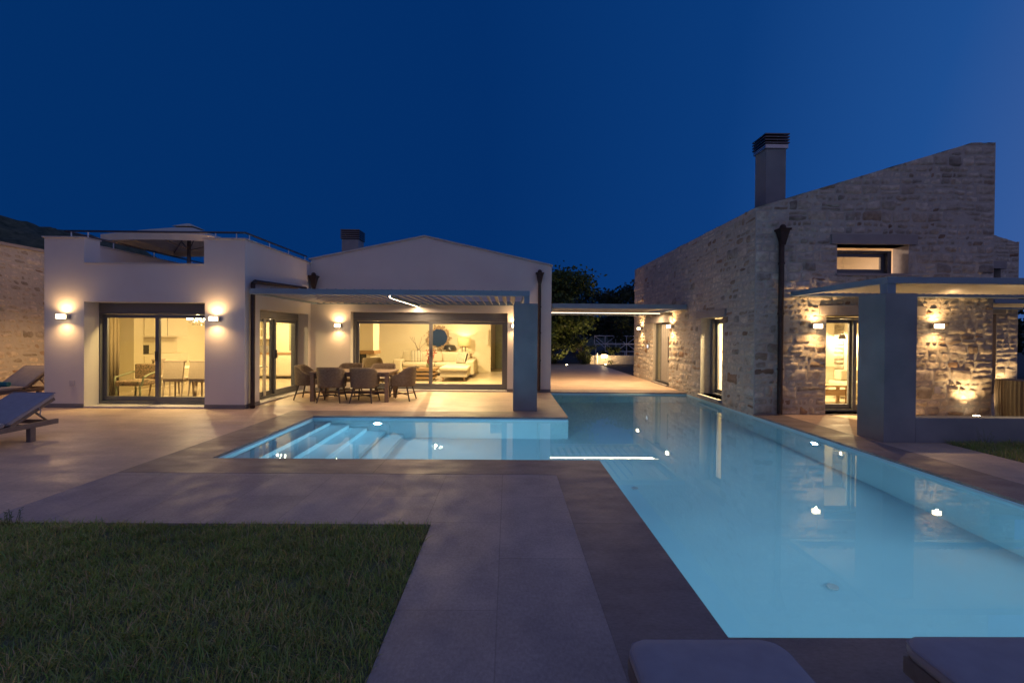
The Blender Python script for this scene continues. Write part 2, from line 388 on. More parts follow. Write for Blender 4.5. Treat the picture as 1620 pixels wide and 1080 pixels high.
# ------------------------------------------------------------------ camera
cam=bpy.data.cameras.new('camera'); co=bpy.data.objects.new('camera',cam); COL.objects.link(co); sc.camera=co
cam.lens=16; cam.sensor_width=36; cam.shift_y=-4.5/1620; cam.clip_end=2000; cam.clip_start=.05
co.matrix_world=Matrix.Translation((0,0,1.55))@Matrix.Rotation(-.0083,4,'Z')@Matrix.Rotation(math.pi/2-.0075,4,'X')@Matrix.Rotation(.0083,4,'Z')

# ------------------------------------------------------------------ world: dusk sky
w=bpy.data.worlds.new('World'); sc.world=w; w.use_nodes=True; nt=w.node_tree; bg=nt.nodes['Background']; L=nt.links
SUN_EL,SUN_ROT=R(-4.0),R(75)
sky=N(nt,'ShaderNodeTexSky',sky_type='NISHITA',sun_disc=False); sky.sun_elevation=SUN_EL; sky.sun_rotation=SUN_ROT; sky.ozone_density=4.0; sky.air_density=1.0; sky.dust_density=.4
tc=N(nt,'ShaderNodeTexCoord'); sx=N(nt,'ShaderNodeSeparateXYZ'); L.new(tc.outputs['Generated'],sx.inputs[0])
# twilight: deep blue, paler towards the afterglow on the right and behind the viewer
dt=N(nt,'ShaderNodeVectorMath',operation='DOT_PRODUCT'); dt.inputs[1].default_value=(.93,-.34,-.12); L.new(tc.outputs['Generated'],dt.inputs[0])
rp=N(nt,'ShaderNodeValToRGB'); L.new(dt.outputs['Value'],rp.inputs[0])
mr=N(nt,'ShaderNodeMapRange'); mr.inputs[1].default_value=-1; mr.inputs[2].default_value=1; L.new(dt.outputs['Value'],mr.inputs[0]); L.new(mr.outputs[0],rp.inputs[0])
cr=rp.color_ramp; cr.elements[0].position=.0; cr.elements[0].color=(.0008,.028,.135,1); cr.elements[1].position=1; cr.elements[1].color=(.18,.23,.46,1)
for p,c in ((.30,(.0008,.0275,.140,1)),(.52,(.003,.042,.19,1)),(.66,(.012,.075,.28,1)),(.86,(.085,.155,.39,1))):
    e=cr.elements.new(p); e.color=c
by=N(nt,'ShaderNodeMapRange'); by.inputs[1].default_value=.05; by.inputs[2].default_value=-.7; L.new(sx.outputs[1],by.inputs[0])
bk=N(nt,'ShaderNodeMix',data_type='RGBA',blend_type='MIX'); L.new(by.outputs[0],bk.inputs[0]); L.new(rp.outputs[0],bk.inputs[6]); bk.inputs[7].default_value=(.155,.150,.275,1)
mx=N(nt,'ShaderNodeMix',data_type='RGBA',blend_type='ADD'); mx.inputs[0].default_value=.05
L.new(bk.outputs[2],mx.inputs[6]); L.new(sky.outputs[0],mx.inputs[7]); L.new(mx.outputs[2],bg.inputs[0]); bg.inputs[1].default_value=1.0

sc.view_settings.view_transform='Standard'; sc.view_settings.look='None'; sc.view_settings.exposure=0; sc.view_settings.gamma=1
cy=sc.cycles; cy.max_bounces=10; cy.diffuse_bounces=3; cy.glossy_bounces=4; cy.transmission_bounces=6; cy.transparent_max_bounces=10
cy.caustics_reflective=False; cy.caustics_refractive=True; cy.sample_clamp_indirect=1.6; cy.sample_clamp_direct=0; cy.use_denoising=True; cy.denoiser='OPENIMAGEDENOISE'; cy.denoising_input_passes='RGB_ALBEDO_NORMAL'; cy.denoising_prefilter='ACCURATE'; cy.use_adaptive_sampling=False; cy.use_light_tree=True; cy.blur_glossy=.3

# ------------------------------------------------------------------ pool, paving, ground
AX0,AX1,AY0,AY1=-3.66,1.15,5.66,8.60; PX0,PX1,PY0,PY1=1.15,4.93,2.33,12.5; WZ=-.055; PD=-1.5
def decks(name,rects,m,z0=-.10,z1=0.0,bev=0):
    b=MB()
    for (x0,x1,y0,y1) in rects: b.box(x0,x1,y0,y1,z0,z1)
    return struct(b.build(name,m,bevel=bev))
decks('pool_coping',[(-4.31,AX0,5.06,9.2),(AX0,.55,AY1,9.2),(.55,1.15,AY1,12.39),(AX0,1.15,5.06,AY0),(.55,1.15,1.73,5.06),(1.15,5.53,1.73,PY0),(PX1,5.53,PY0,9.10),(1.19,PX1,PY1,13.1)],M['coping'],-.028,.0)
decks('terrace_paving',[(-18,-4.31,3.72,9.32),(-4.31,.55,9.2,12.4),(-5.37,-4.31,9.32,12.4),(-18,-9.42,9.32,17),(1.19,PX1,13.1,25),(5.53,18,6.92,9.10),(9.80,18,9.10,12.5),(5.53,6.5,1.73,6.92),(6.5,18,6.72,6.92)],M['pave'],-.10,-.001)
decks('path_paving',[(-4.31,.55,3.72,5.06),(-.62,.55,-4,3.72),(.55,14,-4,1.73)],M['path'],-.10,-.002)
# basin
b=MB(); zt=-.03
def wallq(x0,y0,x1,y1): b.quad((x0,y0,PD),(x1,y1,PD),(x1,y1,zt),(x0,y0,zt))
wallq(AX0,AY0,AX1,AY0); wallq(AX0,AY1,AX0,AY0); wallq(AX1,AY1,AX0,AY1)
wallq(PX0,PY0,PX0,AY0); wallq(PX0,AY1,PX0,PY1); wallq(PX0,PY1,PX1,PY1); wallq(PX1,PY1,PX1,PY0); wallq(PX1,PY0,PX0,PY0)
b.quad((AX0,AY0,PD),(AX1,AY0,PD),(AX1,AY1,PD),(AX0,AY1,PD)); b.quad((PX0,PY0,PD),(PX1,PY0,PD),(PX1,PY1,PD),(PX0,PY1,PD))
struct(b.build('pool_basin',M['pool'],norm=False))
b=MB(); ns=5; dz=(PD-WZ)/(ns+1)
for i in range(ns): b.box(AX0+.004+i*.34,AX0+.004+(i+1)*.34,AY0+.004,AY1-.004,PD+.003,WZ+dz*(i+1))
struct(b.build('pool_steps',M['pool'],bevel=.012))
b=MB(); b.quad((AX0,AY0,WZ),(AX1,AY0,WZ),(AX1,AY1,WZ),(AX0,AY1,WZ)); b.quad((PX0,PY0,WZ),(PX1,PY0,WZ),(PX1,AY0,WZ),(PX0,AY0,WZ)); b.quad((PX0,AY0,WZ),(PX1,AY0,WZ),(PX1,AY1,WZ),(PX0,AY1,WZ)); b.quad((PX0,AY1,WZ),(PX1,AY1,WZ),(PX1,PY1,WZ),(PX0,PY1,WZ))
bmesh.ops.remove_doubles(b.bm,verts=b.bm.verts[:],dist=.0005)
struct(b.build('pool_water',M['water'],norm=False))
PB=(.45,.82,1.0)
def pool_light(x,y,n,power,label):
    z=-.42; n=Vector(n); t=thing('pool_light',label,'pool light',(x,y,z),'underwater lamps in the pool walls')
    p=Vector((x,y,z)); MB().cyl(p+n*.002,p+n*.03,.10,20).build('lamp_ring',M['steel'],t); MB().cyl(p+n*.031,p+n*.037,.072,20).build('lens',M['poolled'],t)
    l=lamp('pool_lamp','AREA',p+n*.045,power,PB,t,.13); l.data.shape='DISK'; l.rotation_euler=n.to_track_quat('-Z','Y').to_euler(); return t
pool_light(-2.44,AY1,(0,-1,0),64,'round pool lamp shining under water beside the pool steps')
pool_light(PX1,7.2,(-1,0,0),38,'round pool lamp shining in the long wall below the stone house terrace')
pool_light(PX1,3.6,(-1,0,0),14,'pool lamp in the near end of the long right pool wall')
pool_light(PX0,3.9,(1,0,0),12,'pool lamp in the left pool wall near the sun loungers')
pool_light(-.2,AY0,(0,1,0),40,'pool lamp in the front wall of the shallow arm')
pool_light(3.0,PY0,(0,1,0),11,'pool lamp in the near pool end below the sun loungers')
for (x,y,lab) in ((2.9,4.0,'small round drain on the pool floor, nearer the loungers'),(1.75,6.2,'small round drain on the pool floor, farther from the loungers')):
    tag(MB().cyl((x,y,PD+.002),(x,y,PD+.02),.045,18).build('pool_drain',M['plastic']),lab,'drain','drains on the pool floor')
# ground sheet (with the pool cut out) and lawns
b=MB(); gz=-.03; xs=[-400,AX0-.1,PX0-.1,PX1+.1,400]; ys=[-60,PY0-.1,AY0-.1,AY1+.1,PY1+.1,600]
for i in range(4):
    for j in range(5):
        if (i==2 and 1<=j<=3) or (i==1 and j==2): continue
        b.quad((xs[i],ys[j],gz),(xs[i+1],ys[j],gz),(xs[i+1],ys[j+1],gz),(xs[i],ys[j+1],gz))
bmesh.ops.remove_doubles(b.bm,verts=b.bm.verts[:],dist=.001)
struct(b.build('ground',M['soil'],norm=False))
M['thatch']=mat('lawn_thatch',(.24,.235,.12),.95,(.14,.15,.075),7,.6,60)
decks('lawn_base',[(-18,-.625,-4,3.715),(6.505,18,1.73,6.715)],M['thatch'],-.08,-.022)
def lawn(name,x0,x1,y0,y1,n,hmin,hmax,sd):
    r=np.random.default_rng(sd)
    x=r.uniform(x0,x1,n); y=r.uniform(y0,y1,n)
    # tufts: pull part of the blades to clump centres
    k=n//45; cx=r.uniform(x0,x1,k); cyy=r.uniform(y0,y1,k); pick=r.integers(0,k,n); tuft=r.random(n)<.55
    x=np.where(tuft,cx[pick]+r.normal(0,.03,n),x); y=np.where(tuft,cyy[pick]+r.normal(0,.03,n),y)
    ok=(x>x0)&(x<x1+.012*(r.random(n)<.4))&(y>y0)&(y<y1+.012*(r.random(n)<.4)); x=x[ok];y=y[ok]; n=len(x)
    patch=np.array([mnoise.noise((a*1.3,b_*1.3,3.1)) for a,b_ in zip(x,y)]); patch2=np.array([mnoise.noise((a*4.3,b_*4.3,9.1)) for a,b_ in zip(x,y)])
    h=r.uniform(hmin,hmax,n)*(1+.35*patch+.25*patch2)*np.where(r.random(n)<.02,1.7,1); th=r.uniform(0,2*np.pi,n); lean=r.uniform(.35,1.5,n)*h; wd=r.uniform(.0016,.0034,n)
    lx,ly=np.cos(th)*lean,np.sin(th)*lean; ph=th+np.pi/2+r.normal(0,.5,n); wx,wy=np.cos(ph)*wd,np.sin(ph)*wd; z=np.full(n,-.024)
    V=np.stack([np.stack([x-wx,y-wy,z],1),np.stack([x+wx,y+wy,z],1),np.stack([x+lx*.35+wx*.8,y+ly*.35+wy*.8,z+h*.62],1),np.stack([x+lx*.35-wx*.8,y+ly*.35-wy*.8,z+h*.62],1),np.stack([x+lx,y+ly,z+h*.96],1)],1).reshape(-1,3)
    i=np.arange(n)*5; F=np.concatenate([np.stack([i,i+1,i+2],1),np.stack([i,i+2,i+3],1),np.stack([i+3,i+2,i+4],1)])
    g=np.stack([r.uniform(.22,.34,n),r.uniform(.29,.42,n),r.uniform(.07,.13,n)],1); dry=(r.random(n)<.14+.35*np.clip(patch2,0,1)+.3*np.clip(patch,0,1))[:,None]
    g=1.22*np.where(dry,np.stack([r.uniform(.42,.58,n),r.uniform(.36,.48,n),r.uniform(.16,.25,n)],1),g)*(1+.25*patch)[:,None]
    C=np.repeat(g,5,0); o=np_mesh(name,V,F,C,M['grass']); tag(o,kind='stuff'); return o
tag(lawn('lawn_grass',-4.6,-.625,1.2,3.715,88000,.028,.062,1),'dark green lawn at dusk in front of the pool paving','lawn')
tag(lawn('lawn_grass',-9,-4.6,1.2,3.715,34000,.035,.08,2),'lawn continuing along the left terrace edge','lawn')
tag(lawn('lawn_grass',6.52,11.5,3.6,6.70,46000,.045,.11,3),'small lawn in front of the low wall by the stone house','lawn')

# ------------------------------------------------------------------ windows / doors
def glazing(parent,name,org,ud,nin,splits,z0,z1,box=.2,fw=.07,overlap=True,panes=None,gm=None,label=None):
    """sliding door on plane org; ud along width; nin into the room. splits = list of (u0,u1) sashes"""
    org=Vector(org);ud=Vector(ud);nin=Vector(nin); gm=gm or M['glass']
    def B(mb,u0,u1,d0,d1,a,b_):
        v=[]
        for (u,d,z) in ((u0,d0,a),(u1,d0,a),(u1,d1,a),(u0,d1,a),(u0,d0,b_),(u1,d0,b_),(u1,d1,b_),(u0,d1,b_)): v.append(mb.bm.verts.new(org+ud*u+nin*d+Vector((0,0,z))))
        for f in ((0,3,2,1),(4,5,6,7),(0,1,5,4),(1,2,6,5),(2,3,7,6),(3,0,4,7)): mb.bm.faces.new([v[i] for i in f])
    U0=min(s[0] for s in splits);U1=max(s[1] for s in splits)
    f=MB(); B(f,U0-fw,U1+fw,0,.16,z0,z0+.045); B(f,U0-fw,U1+fw,0,.16,z1-.04,z1); B(f,U0-fw,U0,0,.16,z0+.045,z1-.04); B(f,U1,U1+fw,0,.16,z0+.045,z1-.04)
    fo=f.build(name,M['alu'],parent,bevel=.004)
    if label: fo['label']=label
    for k,(a,b_) in enumerate(splits):
        d=.02 if k%2 else .085; s=MB(); q=.075
        zb,zt_=z0+.05,z1-.045
        B(s,a,b_,d,d+.05,zb,zb+q+.02); B(s,a,b_,d,d+.05,zt_-q,zt_); B(s,a,a+q,d,d+.05,zb+q+.02,zt_-q); B(s,b_-q,b_,d,d+.05,zb+q+.02,zt_-q)
        s.build('sash',M['alu'],fo,bevel=.004)
        p=MB(); B(p,a+q-.005,b_-q+.005,d+.02,d+.028,zb+q+.015,zt_-q+.005); p.build('pane',gm if k==0 else M['glass'],fo)
    if len(splits)>1:
        h=MB(); a,b_=splits[1]; B(h,a+.02,a+.05,-.02,.02,.95,1.15); h.build('handle',M['rail'],fo,bevel=.004)
    if box:
        s=MB(); B(s,U0-fw,U1+fw,.0,.2,z1+.003,z1+box); s.build('shutter_box',M['alu'],fo,bevel=.004)
    return fo
def interior(parent,x0,x1,y0,y1,z1,holes,cols=None,name='interior_wall'):
    """lining of a room; holes = dict side->list of (u0,u1,z0,z1) with u = x (front/back) or y (left/right)"""
    b=MB(); t=.02
    def loops(u0,u1,h): return [[(u0,0.004),(u1,0.004),(u1,z1),(u0,z1)]]+[[(a,max(c,.012)),(a,d),(b_,d),(b_,max(c,.012))] for a,b_,c,d in h]
    b.slab(loops(x0,x1,holes.get('f',[])),(0,y0,0),(1,0,0),(0,-1,0),t); b.slab(loops(x0,x1,holes.get('b',[])),(0,y1,0),(1,0,0),(0,1,0),t)
    b.slab(loops(y0,y1,holes.get('l',[])),(x0,0,0),(0,1,0),(-1,0,0),t); b.slab(loops(y0,y1,holes.get('r',[])),(x1,0,0),(0,1,0),(1,0,0),t)
    b.box(x0,x1,y0,y1,z1+.002,z1+.03); b.build(name,M['cream'],parent)
    MB().box(x0,x1,y0,y1,.0,.006).build('interior_floor',M['intfloor'],parent)

# ------------------------------------------------------------------ white villa
V=thing('villa','white plastered villa with glazed sliding doors, gabled living wing and roof terrace','house',(-4,12,0))
b=MB()
b.slab([[(-9.42,0),(-5.37,0),(-5.37,3.45),(-6.2,3.45),(-6.2,2.93),(-8.62,2.93),(-8.62,3.45),(-9.42,3.45)],[(-8.62,.03),(-8.62,2.16),(-6.18,2.16),(-6.18,.03)]],(0,9.32,0),(1,0,0),(0,1,0),.36)
b.slab([[(9.68,0),(12.4,0),(12.4,3.45),(9.68,3.45)],[(9.88,.03),(9.88,2.07),(12.26,2.07),(12.26,.03)]],(-5.37,0,0),(0,1,0),(-1,0,0),.28)
b.box(-9.42,-9.17,9.68,10.4,0,3.45); b.box(-10.45,-9.42,10.4,10.65,0,3.45); b.box(-10.45,-10.2,10.65,16.3,0,3.45); b.box(-9.42,-9.17,10.4,16.3,2.76,3.448)
b.box(-10.45,-5.37,16.3,16.5,0,2.75); b.box(-9.17,-5.65,9.68,10.66,2.6,2.75); b.box(-10.2,-5.65,10.66,16.3,2.6,2.75)
b.slab([[(-5.37,0),(1.17,0),(1.17,3.44),(-2.29,4.20),(-5.37,3.55)],[(-4.28,.03),(-4.28,2.15),(-.02,2.15),(-.02,.03)]],(0,12.4,0),(1,0,0),(0,1,0),.25)
b.box(.92,1.17,12.65,21.5,0,3.44); b.box(-5.65,-5.37,12.65,21.5,0,3.5); b.box(-5.37,.92,21.3,21.5,0,3.4)
b.build('wall',M['plaster'],V)
# caps, roof, skirting
b=MB()
for (x0,x1,y0,y1) in ((-9.45,-8.60,9.29,9.70),(-6.22,-5.34,9.29,9.70),(-5.68,-5.34,9.70,12.39),(-9.45,-9.14,9.70,16.3)): MB().box(x0,x1,y0,y1,3.451,3.475).build('parapet_cap',M['cap'],V)
MB().box(-8.62,-6.2,9.30,9.70,2.931,2.952).build('parapet_cap',M['cap'],V)
def roofslab(mb,xa,za,xb,zb,y0,y1,t):
    v=[mb.bm.verts.new(p) for p in ((xa,y0,za),(xb,y0,zb),(xb,y1,zb),(xa,y1,za),(xa,y0,za+t),(xb,y0,zb+t),(xb,y1,zb+t),(xa,y1,za+t))]
    for f in ((0,3,2,1),(4,5,6,7),(0,1,5,4),(1,2,6,5),(2,3,7,6),(3,0,4,7)): mb.bm.faces.new([v[i] for i in f])
b=MB(); roofslab(b,-5.42,3.543,-2.29,4.203,12.36,21.5,.035); roofslab(b,-2.29,4.203,1.20,3.437,12.36,21.5,.035)
roof=b.build('roof',M['cap'],V)
b=MB(); b.box(-5.85,-5.27,16,16.58,3.3,4.86); ch=b.build('chimney',M['pillar'],V)
b=MB()
for i in range(5): b.box(-5.89,-5.23,15.96,16.62,4.88+i*.07,4.92+i*.07)
b.box(-5.76,-5.36,16.1,16.5,4.86,5.2); b.build('chimney_cowl',M['rail'],ch)
s=.012
for (x0,x1,y0,y1) in ((-9.42,-8.62,9.32-s,9.319),(-6.18,-5.37,9.32-s,9.319),(-5.369,-5.37+s,9.32,9.88),(-5.35,-4.28,12.4-s,12.399),(-.02,1.17,12.4-s,12.399)): MB().box(x0,x1,y0,y1,0,.085).build('skirting',M['skirt'],V)
pieces('door_sill',[(-8.62,-6.18,9.31,9.62,.001,.036),(-5.60,-5.36,9.88,12.26,.001,.036),(-4.28,-.02,12.39,12.6,.001,.036)],M['cap'],V)
glazing(V,'sliding_door',(0,9.66,0),(1,0,0),(0,1,0),[(-8.60,-7.42),(-7.46,-6.10)],.04,1.97,.2,gm=M['tintglass'])
glazing(V,'sliding_door',(-5.62,0,0),(0,1,0),(-1,0,0),[(9.9,11.08),(11.04,12.16)],.04,1.93,.16)
glazing(V,'sliding_door',(0,12.61,0),(1,0,0),(0,1,0),[(-4.22,-2.13),(-2.17,-.09)],.04,1.96,.2)
# rooms: kitchen / dining and living room
interior(V,-9.15,-5.70,9.76,10.66,2.52,{'f':[(-8.66,-6.03,.03,2.2)],'r':[(9.86,10.63,.03,2.1)],'b':[(-9.12,-5.73,.0,2.5)]})
interior(V,-10.15,-5.70,10.70,16.1,2.52,{'f':[(-9.12,-5.73,.0,2.5)],'r':[(10.73,12.28,.03,2.1)]})
interior(V,-5.30,.85,12.72,18.8,2.62,{'f':[(-4.3,0.0,.03,2.2)],'b':[(-.72,.5,.0,2.45)]})
interior(V,-1.6,.85,18.86,21.2,2.5,{'f':[(-.72,.5,.0,2.4)]})
def wpipe(pts,r,name,parent,m='copper',n=10): return MB().tube(pts,r,n).build(name,M[m],parent,smooth=False)
dp=wpipe([(-5.29,9.47,.07),(-5.29,9.47,2.56),(-5.29,9.55,2.62),(-5.29,11.9,2.72)],.045,'downpipe',V); MB().cyl((-5.29,9.47,.10),(-5.24,9.38,.03),.05,10).build('outlet',M['copper'],dp)
def hopper(c,parent,n=(0,-1,0)):
    c=Vector(c); b=MB(); 
    for (z0,z1,r0,r1) in ((-.30,-.02,.045,.10),(-.02,.02,.125,.125)):
        b.cyl(c+Vector((0,0,z0)),c+Vector((0,0,z1)),r0*1.2,4,r1*1.3)
    b.sph(c+Vector((0,0,.05)),.062,6); b.build('hopper',M['copper'],parent)
dp=wpipe([(-5.24,12.30,2.5),(-5.24,12.30,2.8)],.045,'downpipe',V); hopper((-5.24,12.28,3.08),dp)
dp=wpipe([(.84,12.34,.05),(.84,12.34,2.95)],.045,'downpipe',V); hopper((.84,12.32,3.22),dp)
for z in (.85,1.6,2.3): MB().cyl((.84,12.34,z),(.84,12.34,z+.04),.056,10).build('pipe_bracket',M['copper'],dp)

# roof terrace railing and parasol
t=thing('railing','dark metal handrail on thin posts round the roof terrace','railing',(-7.2,9.4,3.47))
b=MB(); rz=3.615
b.tube([(-9.13,16,rz),(-9.13,9.45,rz),(-5.44,9.45,rz),(-5.44,12.3,rz)],.022,8); b.build('handrail',M['rail'],t,smooth=True)
for (x,y) in [(-9.0,9.45),(-8.66,9.45),(-6.05,9.45),(-5.62,9.45),(-5.44,9.6),(-5.44,10.4),(-5.44,11.3),(-5.44,12.2),(-9.13,10.6),(-9.13,11.8),(-9.13,13.2)]:
    MB().cyl((x,y,3.475),(x,y,rz),.012,8).build('post',M['steel'],t)
t=thing('parasol','square beige canvas parasol open on the roof terrace','parasol',(-8.2,11.6,2.75))
b=MB(); cx,cyy=-8.2,11.75; ez,az=3.80,4.27; hx,hy=1.23,1.15; n=6
top=b.bm.verts.new((cx,cyy,az))
cor=[(-hx,-hy),(hx,-hy),(hx,hy),(-hx,hy)]; ring=[]
for k in range(4):
    a,c=cor[k],cor[(k+1)%4]
    for i in range(n):
        f=i/n; sag=.05*math.sin(math.pi*f); ring.append((a[0]+(c[0]-a[0])*f,a[1]+(c[1]-a[1])*f,sag))
mid=[b.bm.verts.new((cx+x*.5,cyy+y*.5,ez+(az-ez)*.53+s*.3)) for x,y,s in ring]; out=[b.bm.verts.new((cx+x,cyy+y,ez+s)) for x,y,s in ring]; low=[b.bm.verts.new((cx+x,cyy+y,ez+s*.6-.14)) for x,y,s in ring]
m_=len(ring)
for i in range(m_):
    j=(i+1)%m_; b.bm.faces.new((top,mid[i],mid[j])); b.bm.faces.new((mid[i],out[i],out[j],mid[j])); b.bm.faces.new((out[i],low[i],low[j],out[j]))
o=b.build('canopy',M['canvas'],t); sm=o.modifiers.new('thick','SOLIDIFY'); sm.thickness=.006
b=MB(); b.cyl((cx,cyy,az-.05),(cx,cyy,az+.06),.36,4,.05); b.build('vent_cap',M['canvas'],t)
MB().cyl((cx,cyy,2.75),(cx,cyy,az-.02),.045,12).build('pole',M['rail'],t)
for k in range(4):
    a=cor[k]; MB().cyl((cx,cyy,az-.08),(cx+a[0]*.97,cyy+a[1]*.97,ez-.02),.014,6).build('rib',M['rail'],t)
    MB().cyl((cx,cyy,az-.62),(cx+a[0]*.5,cyy+a[1]*.5,ez+.2),.012,6).build('strut',M['rail'],t)
MB().box(cx-.35,cx+.35,cyy-.35,cyy+.35,2.752,2.83).build('base',M['skirt'],t,bevel=.01)

# ------------------------------------------------------------------ wall lights
def wall_light(p,n,label,power=1):
    """p on wall, n out of wall"""
    n=Vector(n); q=n.cross(Vector((0,0,1))); t=thing('wall_light',label,'wall light',p,'wall lights on the two houses',world=False)
    rot=Matrix((q.to_4d(),n.to_4d(),Vector((0,0,1,0)),Vector((0,0,0,1)))).transposed(); rot[3][3]=1
    for i in range(3): rot[i][3]=0; rot[3][i]=0
    def bx(*a,**k): return MB().box(*a,m=rot)
    bx(-.075,.075,.002,.085,-.04,.04).build('bracket',M['metal'],t,bevel=.004)
    MB().box(-.062,.062,.087,.165,-.042,.042,m=rot).build('diffuser',M['bulb'],t,bevel=.006)
    for s in (1,-1):
        l=lamp('wall_lamp','SPOT',n*.13+Vector((0,0,.055*s)),(34 if s<0 else 22)*power,WARM,t,.018,spot=165,blend=1); l.rotation_euler=(Vector((0,0,s))+n*(.35 if s<0 else -.1)).to_track_quat('-Z','Y').to_euler()
    return t
wall_light((-8.97,9.32,1.85),(0,-1,0),'lit wall light on white wall left of the left sliding door')
wall_light((-5.93,9.32,1.83),(0,-1,0),'lit wall light on white wall between the left sliding door and the downpipe corner')
wall_light((-4.60,12.4,1.77),(0,-1,0),'lit wall light under the terrace pergola behind the dining table')
wall_light((.16,12.4,1.80),(0,-1,0),'wall light mostly hidden behind the grey pergola pillar')
wall_light((4.93,16.75,1.83),(-1,0,0),'lit wall light on stone wall on the far side of the entrance door',1.9)
wall_light((4.93,13.62,1.85),(-1,0,0),'lit wall light on stone wall on the near side of the entrance door',2.3)
wall_light((6.14,9.09,1.78),(0,-1,0),'lit wall light on stone wall between the downpipe and the glazed door',1.4)
wall_light((8.56,9.09,1.80),(0,-1,0),'lit wall light on stone wall just right of the grey pergola pillar',1.4)
wall_light((-10.45,11.7,1.95),(-1,0,0),'wall light on the side wall of the white villa facing the boundary wall',4)
wall_light((-5.95,9.68,3.18),(0,1,0),'wall light on the inner parapet of the roof terrace',5)

# ------------------------------------------------------------------ pergolas
def pergola(label,x0,x1,y0,y1,z0,z1,pitch,tilt,led=None,bw=.11,sides='fblr',slat=.16,sy0=0,sy1=0):
    t=thing('pergola',label,'pergola',((x0+x1)/2,(y0+y1)/2,z0),'aluminium louvre pergolas')
    b=MB()
    if 'f' in sides: b.box(x0,x1,y0,y0+bw,z0,z1)
    if 'b' in sides: b.box(x0,x1,y1-bw,y1,z0,z1)
    ya=y0+(bw if 'f' in sides else 0); yb=y1-(bw if 'b' in sides else 0)
    if 'l' in sides: b.box(x0,x0+bw,ya,yb,z0,z1)
    if 'r' in sides: b.box(x1-bw,x1,ya,yb,z0,z1)
    b.build('beam',M['alulight'],t,bevel=.004)
    b=MB(); xa=x0+(bw if 'l' in sides else 0)+pitch*.6; xb=x1-(bw if 'r' in sides else 0)-pitch*.4; n=int((xb-xa)/pitch)+1
    for i in range(n):
        x=xa+i*pitch; m=Matrix.Translation((x,0,(z0+z1)/2+.02))@Matrix.Rotation(R(tilt),4,'Y')
        b.box(-slat/2,slat/2,ya+.01+sy0,yb-.01-sy1,-.009,.009,m=m)
    b.build('louvre_panel',M['louvre'],t)
    return t
pg=pergola('grey louvre pergola over the outdoor dining terrace on the white villa',-5.26,.43,9.28,12.38,2.345,2.455,.19,47,slat=.15)
MB().box(.11,.60,9.30,9.80,0,2.20).build('pillar',M['pillar'],pg,bevel=.006); MB().box(.32,.43,9.30,9.41,2.20,2.345).build('post',M['alulight'],pg)
b=MB(); b.box(-2.46,-2.44,9.42,12.37,2.32,2.335); b.build('led_strip',M['led'],pg)
l=lamp('led_light','AREA',(-2.45,10.9,2.30),125,(1,.66,.36),pg,.04,rot=(0,0,0),sizey=2.8)
MB().box(-2.49,-2.41,9.40,12.37,2.337,2.35).box(-2.49,-2.462,9.40,12.37,2.298,2.337).box(-2.438,-2.41,9.40,12.37,2.298,2.337).build('led_channel',M['alulight'],pg)
pl=pergola('louvre pergola spanning between the white villa and the stone house',1.19,4.90,12.46,16.7,2.30,2.43,.235,30,slat=.13)
b=MB(); b.box(1.22,4.87,14.572,14.588,2.278,2.29); b.build('led_strip',emis('soft_led_glow',(1.0,.72,.45),5),pl)
MB().box(1.20,4.87,14.54,14.62,2.292,2.31).box(1.20,4.87,14.594,14.62,2.26,2.292).build('led_channel',M['alulight'],pl)
lamp('led_light','AREA',(3.0,14.58,2.25),170,(1,.66,.34),pl,3.4,rot=(0,0,0),sizey=.04)
pr=pergola('wide louvre pergola with grey pillar in front of the stone house',5.63,13.0,6.72,9.05,2.37,2.465,.13,22,slat=.098,sy1=.18)
MB().box(5.60,6.08,6.72,7.24,0,2.22).build('pillar',M['pillar'],pr,bevel=.006); MB().box(5.64,5.77,6.74,6.87,2.22,2.37).build('post',M['alulight'],pr)
pf=pergola('louvre pergola beside the far stone house wing',11.1,15.5,10.3,12.45,2.37,2.465,.13,22,slat=.098,sy1=.1)

# ------------------------------------------------------------------ stone house
S=thing('stone_house','rubble limestone house with mono-pitch roof, tall chimney and glazed doors','house',(7.3,9.3,0))
def topF(u): return 4.15+min(u,4.34)*(1.34/4.34)
hF=[(1.45,3.25,-.01,2.0),(1.65,3.10,2.85,3.43)]; hL=[(.99+.0,2.17,.09,2.02),(4.46,5.99,.05,1.99)]
b=MB()
b.slab([[(0,-.02),(4.83,-.02),(4.83,5.49),(4.34,5.49),(0,4.15)]]+[[(a,c),(a,d),(e,d),(e,c)] for a,e,c,d in ((1.45,3.25,.02,2.0),(1.65,3.10,2.85,3.43))],(4.95,9.11,0),(1,0,0),(0,1,0),.38)
b.slab([[(0,-.3),(8.36,-.3),(8.36,4.15),(0,4.15)],[(.99,.09),(.99,2.02),(2.17,2.02),(2.17,.09)],[(4.46,.05),(4.46,1.99),(5.99,1.99),(5.99,.05)]],(4.95,9.49,0),(0,1,0),(1,0,0),.38)
b.box(9.40,9.78,9.49,17.85,0,5.4); b.box(5.33,9.40,17.5,17.85,0,4.15)
b.build('wall',M['mortar'],S)
holeF=[(1.45,3.25,.0,2.0),(1.30,3.43,2.0,2.20),(1.65,3.10,2.85,3.43),(1.51,3.24,3.43,3.64)]
stone_facing('stone_facing',S,(4.95,9.11,0),(1,0,0),(0,-1,0),4.83,topF,holeF,11,amp=1.15)
holeL=[(1.37,2.55,0.0,2.02),(1.18,2.78,2.02,2.19),(4.84,6.37,0.0,1.99),(4.55,7.3,1.99,2.17)]
stone_facing('stone_facing',S,(4.95,17.85,0),(0,-1,0),(-1,0,0),8.74,lambda u:4.15,[(8.74-h[1],8.74-h[0],h[2],h[3]) for h in holeL],12,z0=-.05,fine=.042)
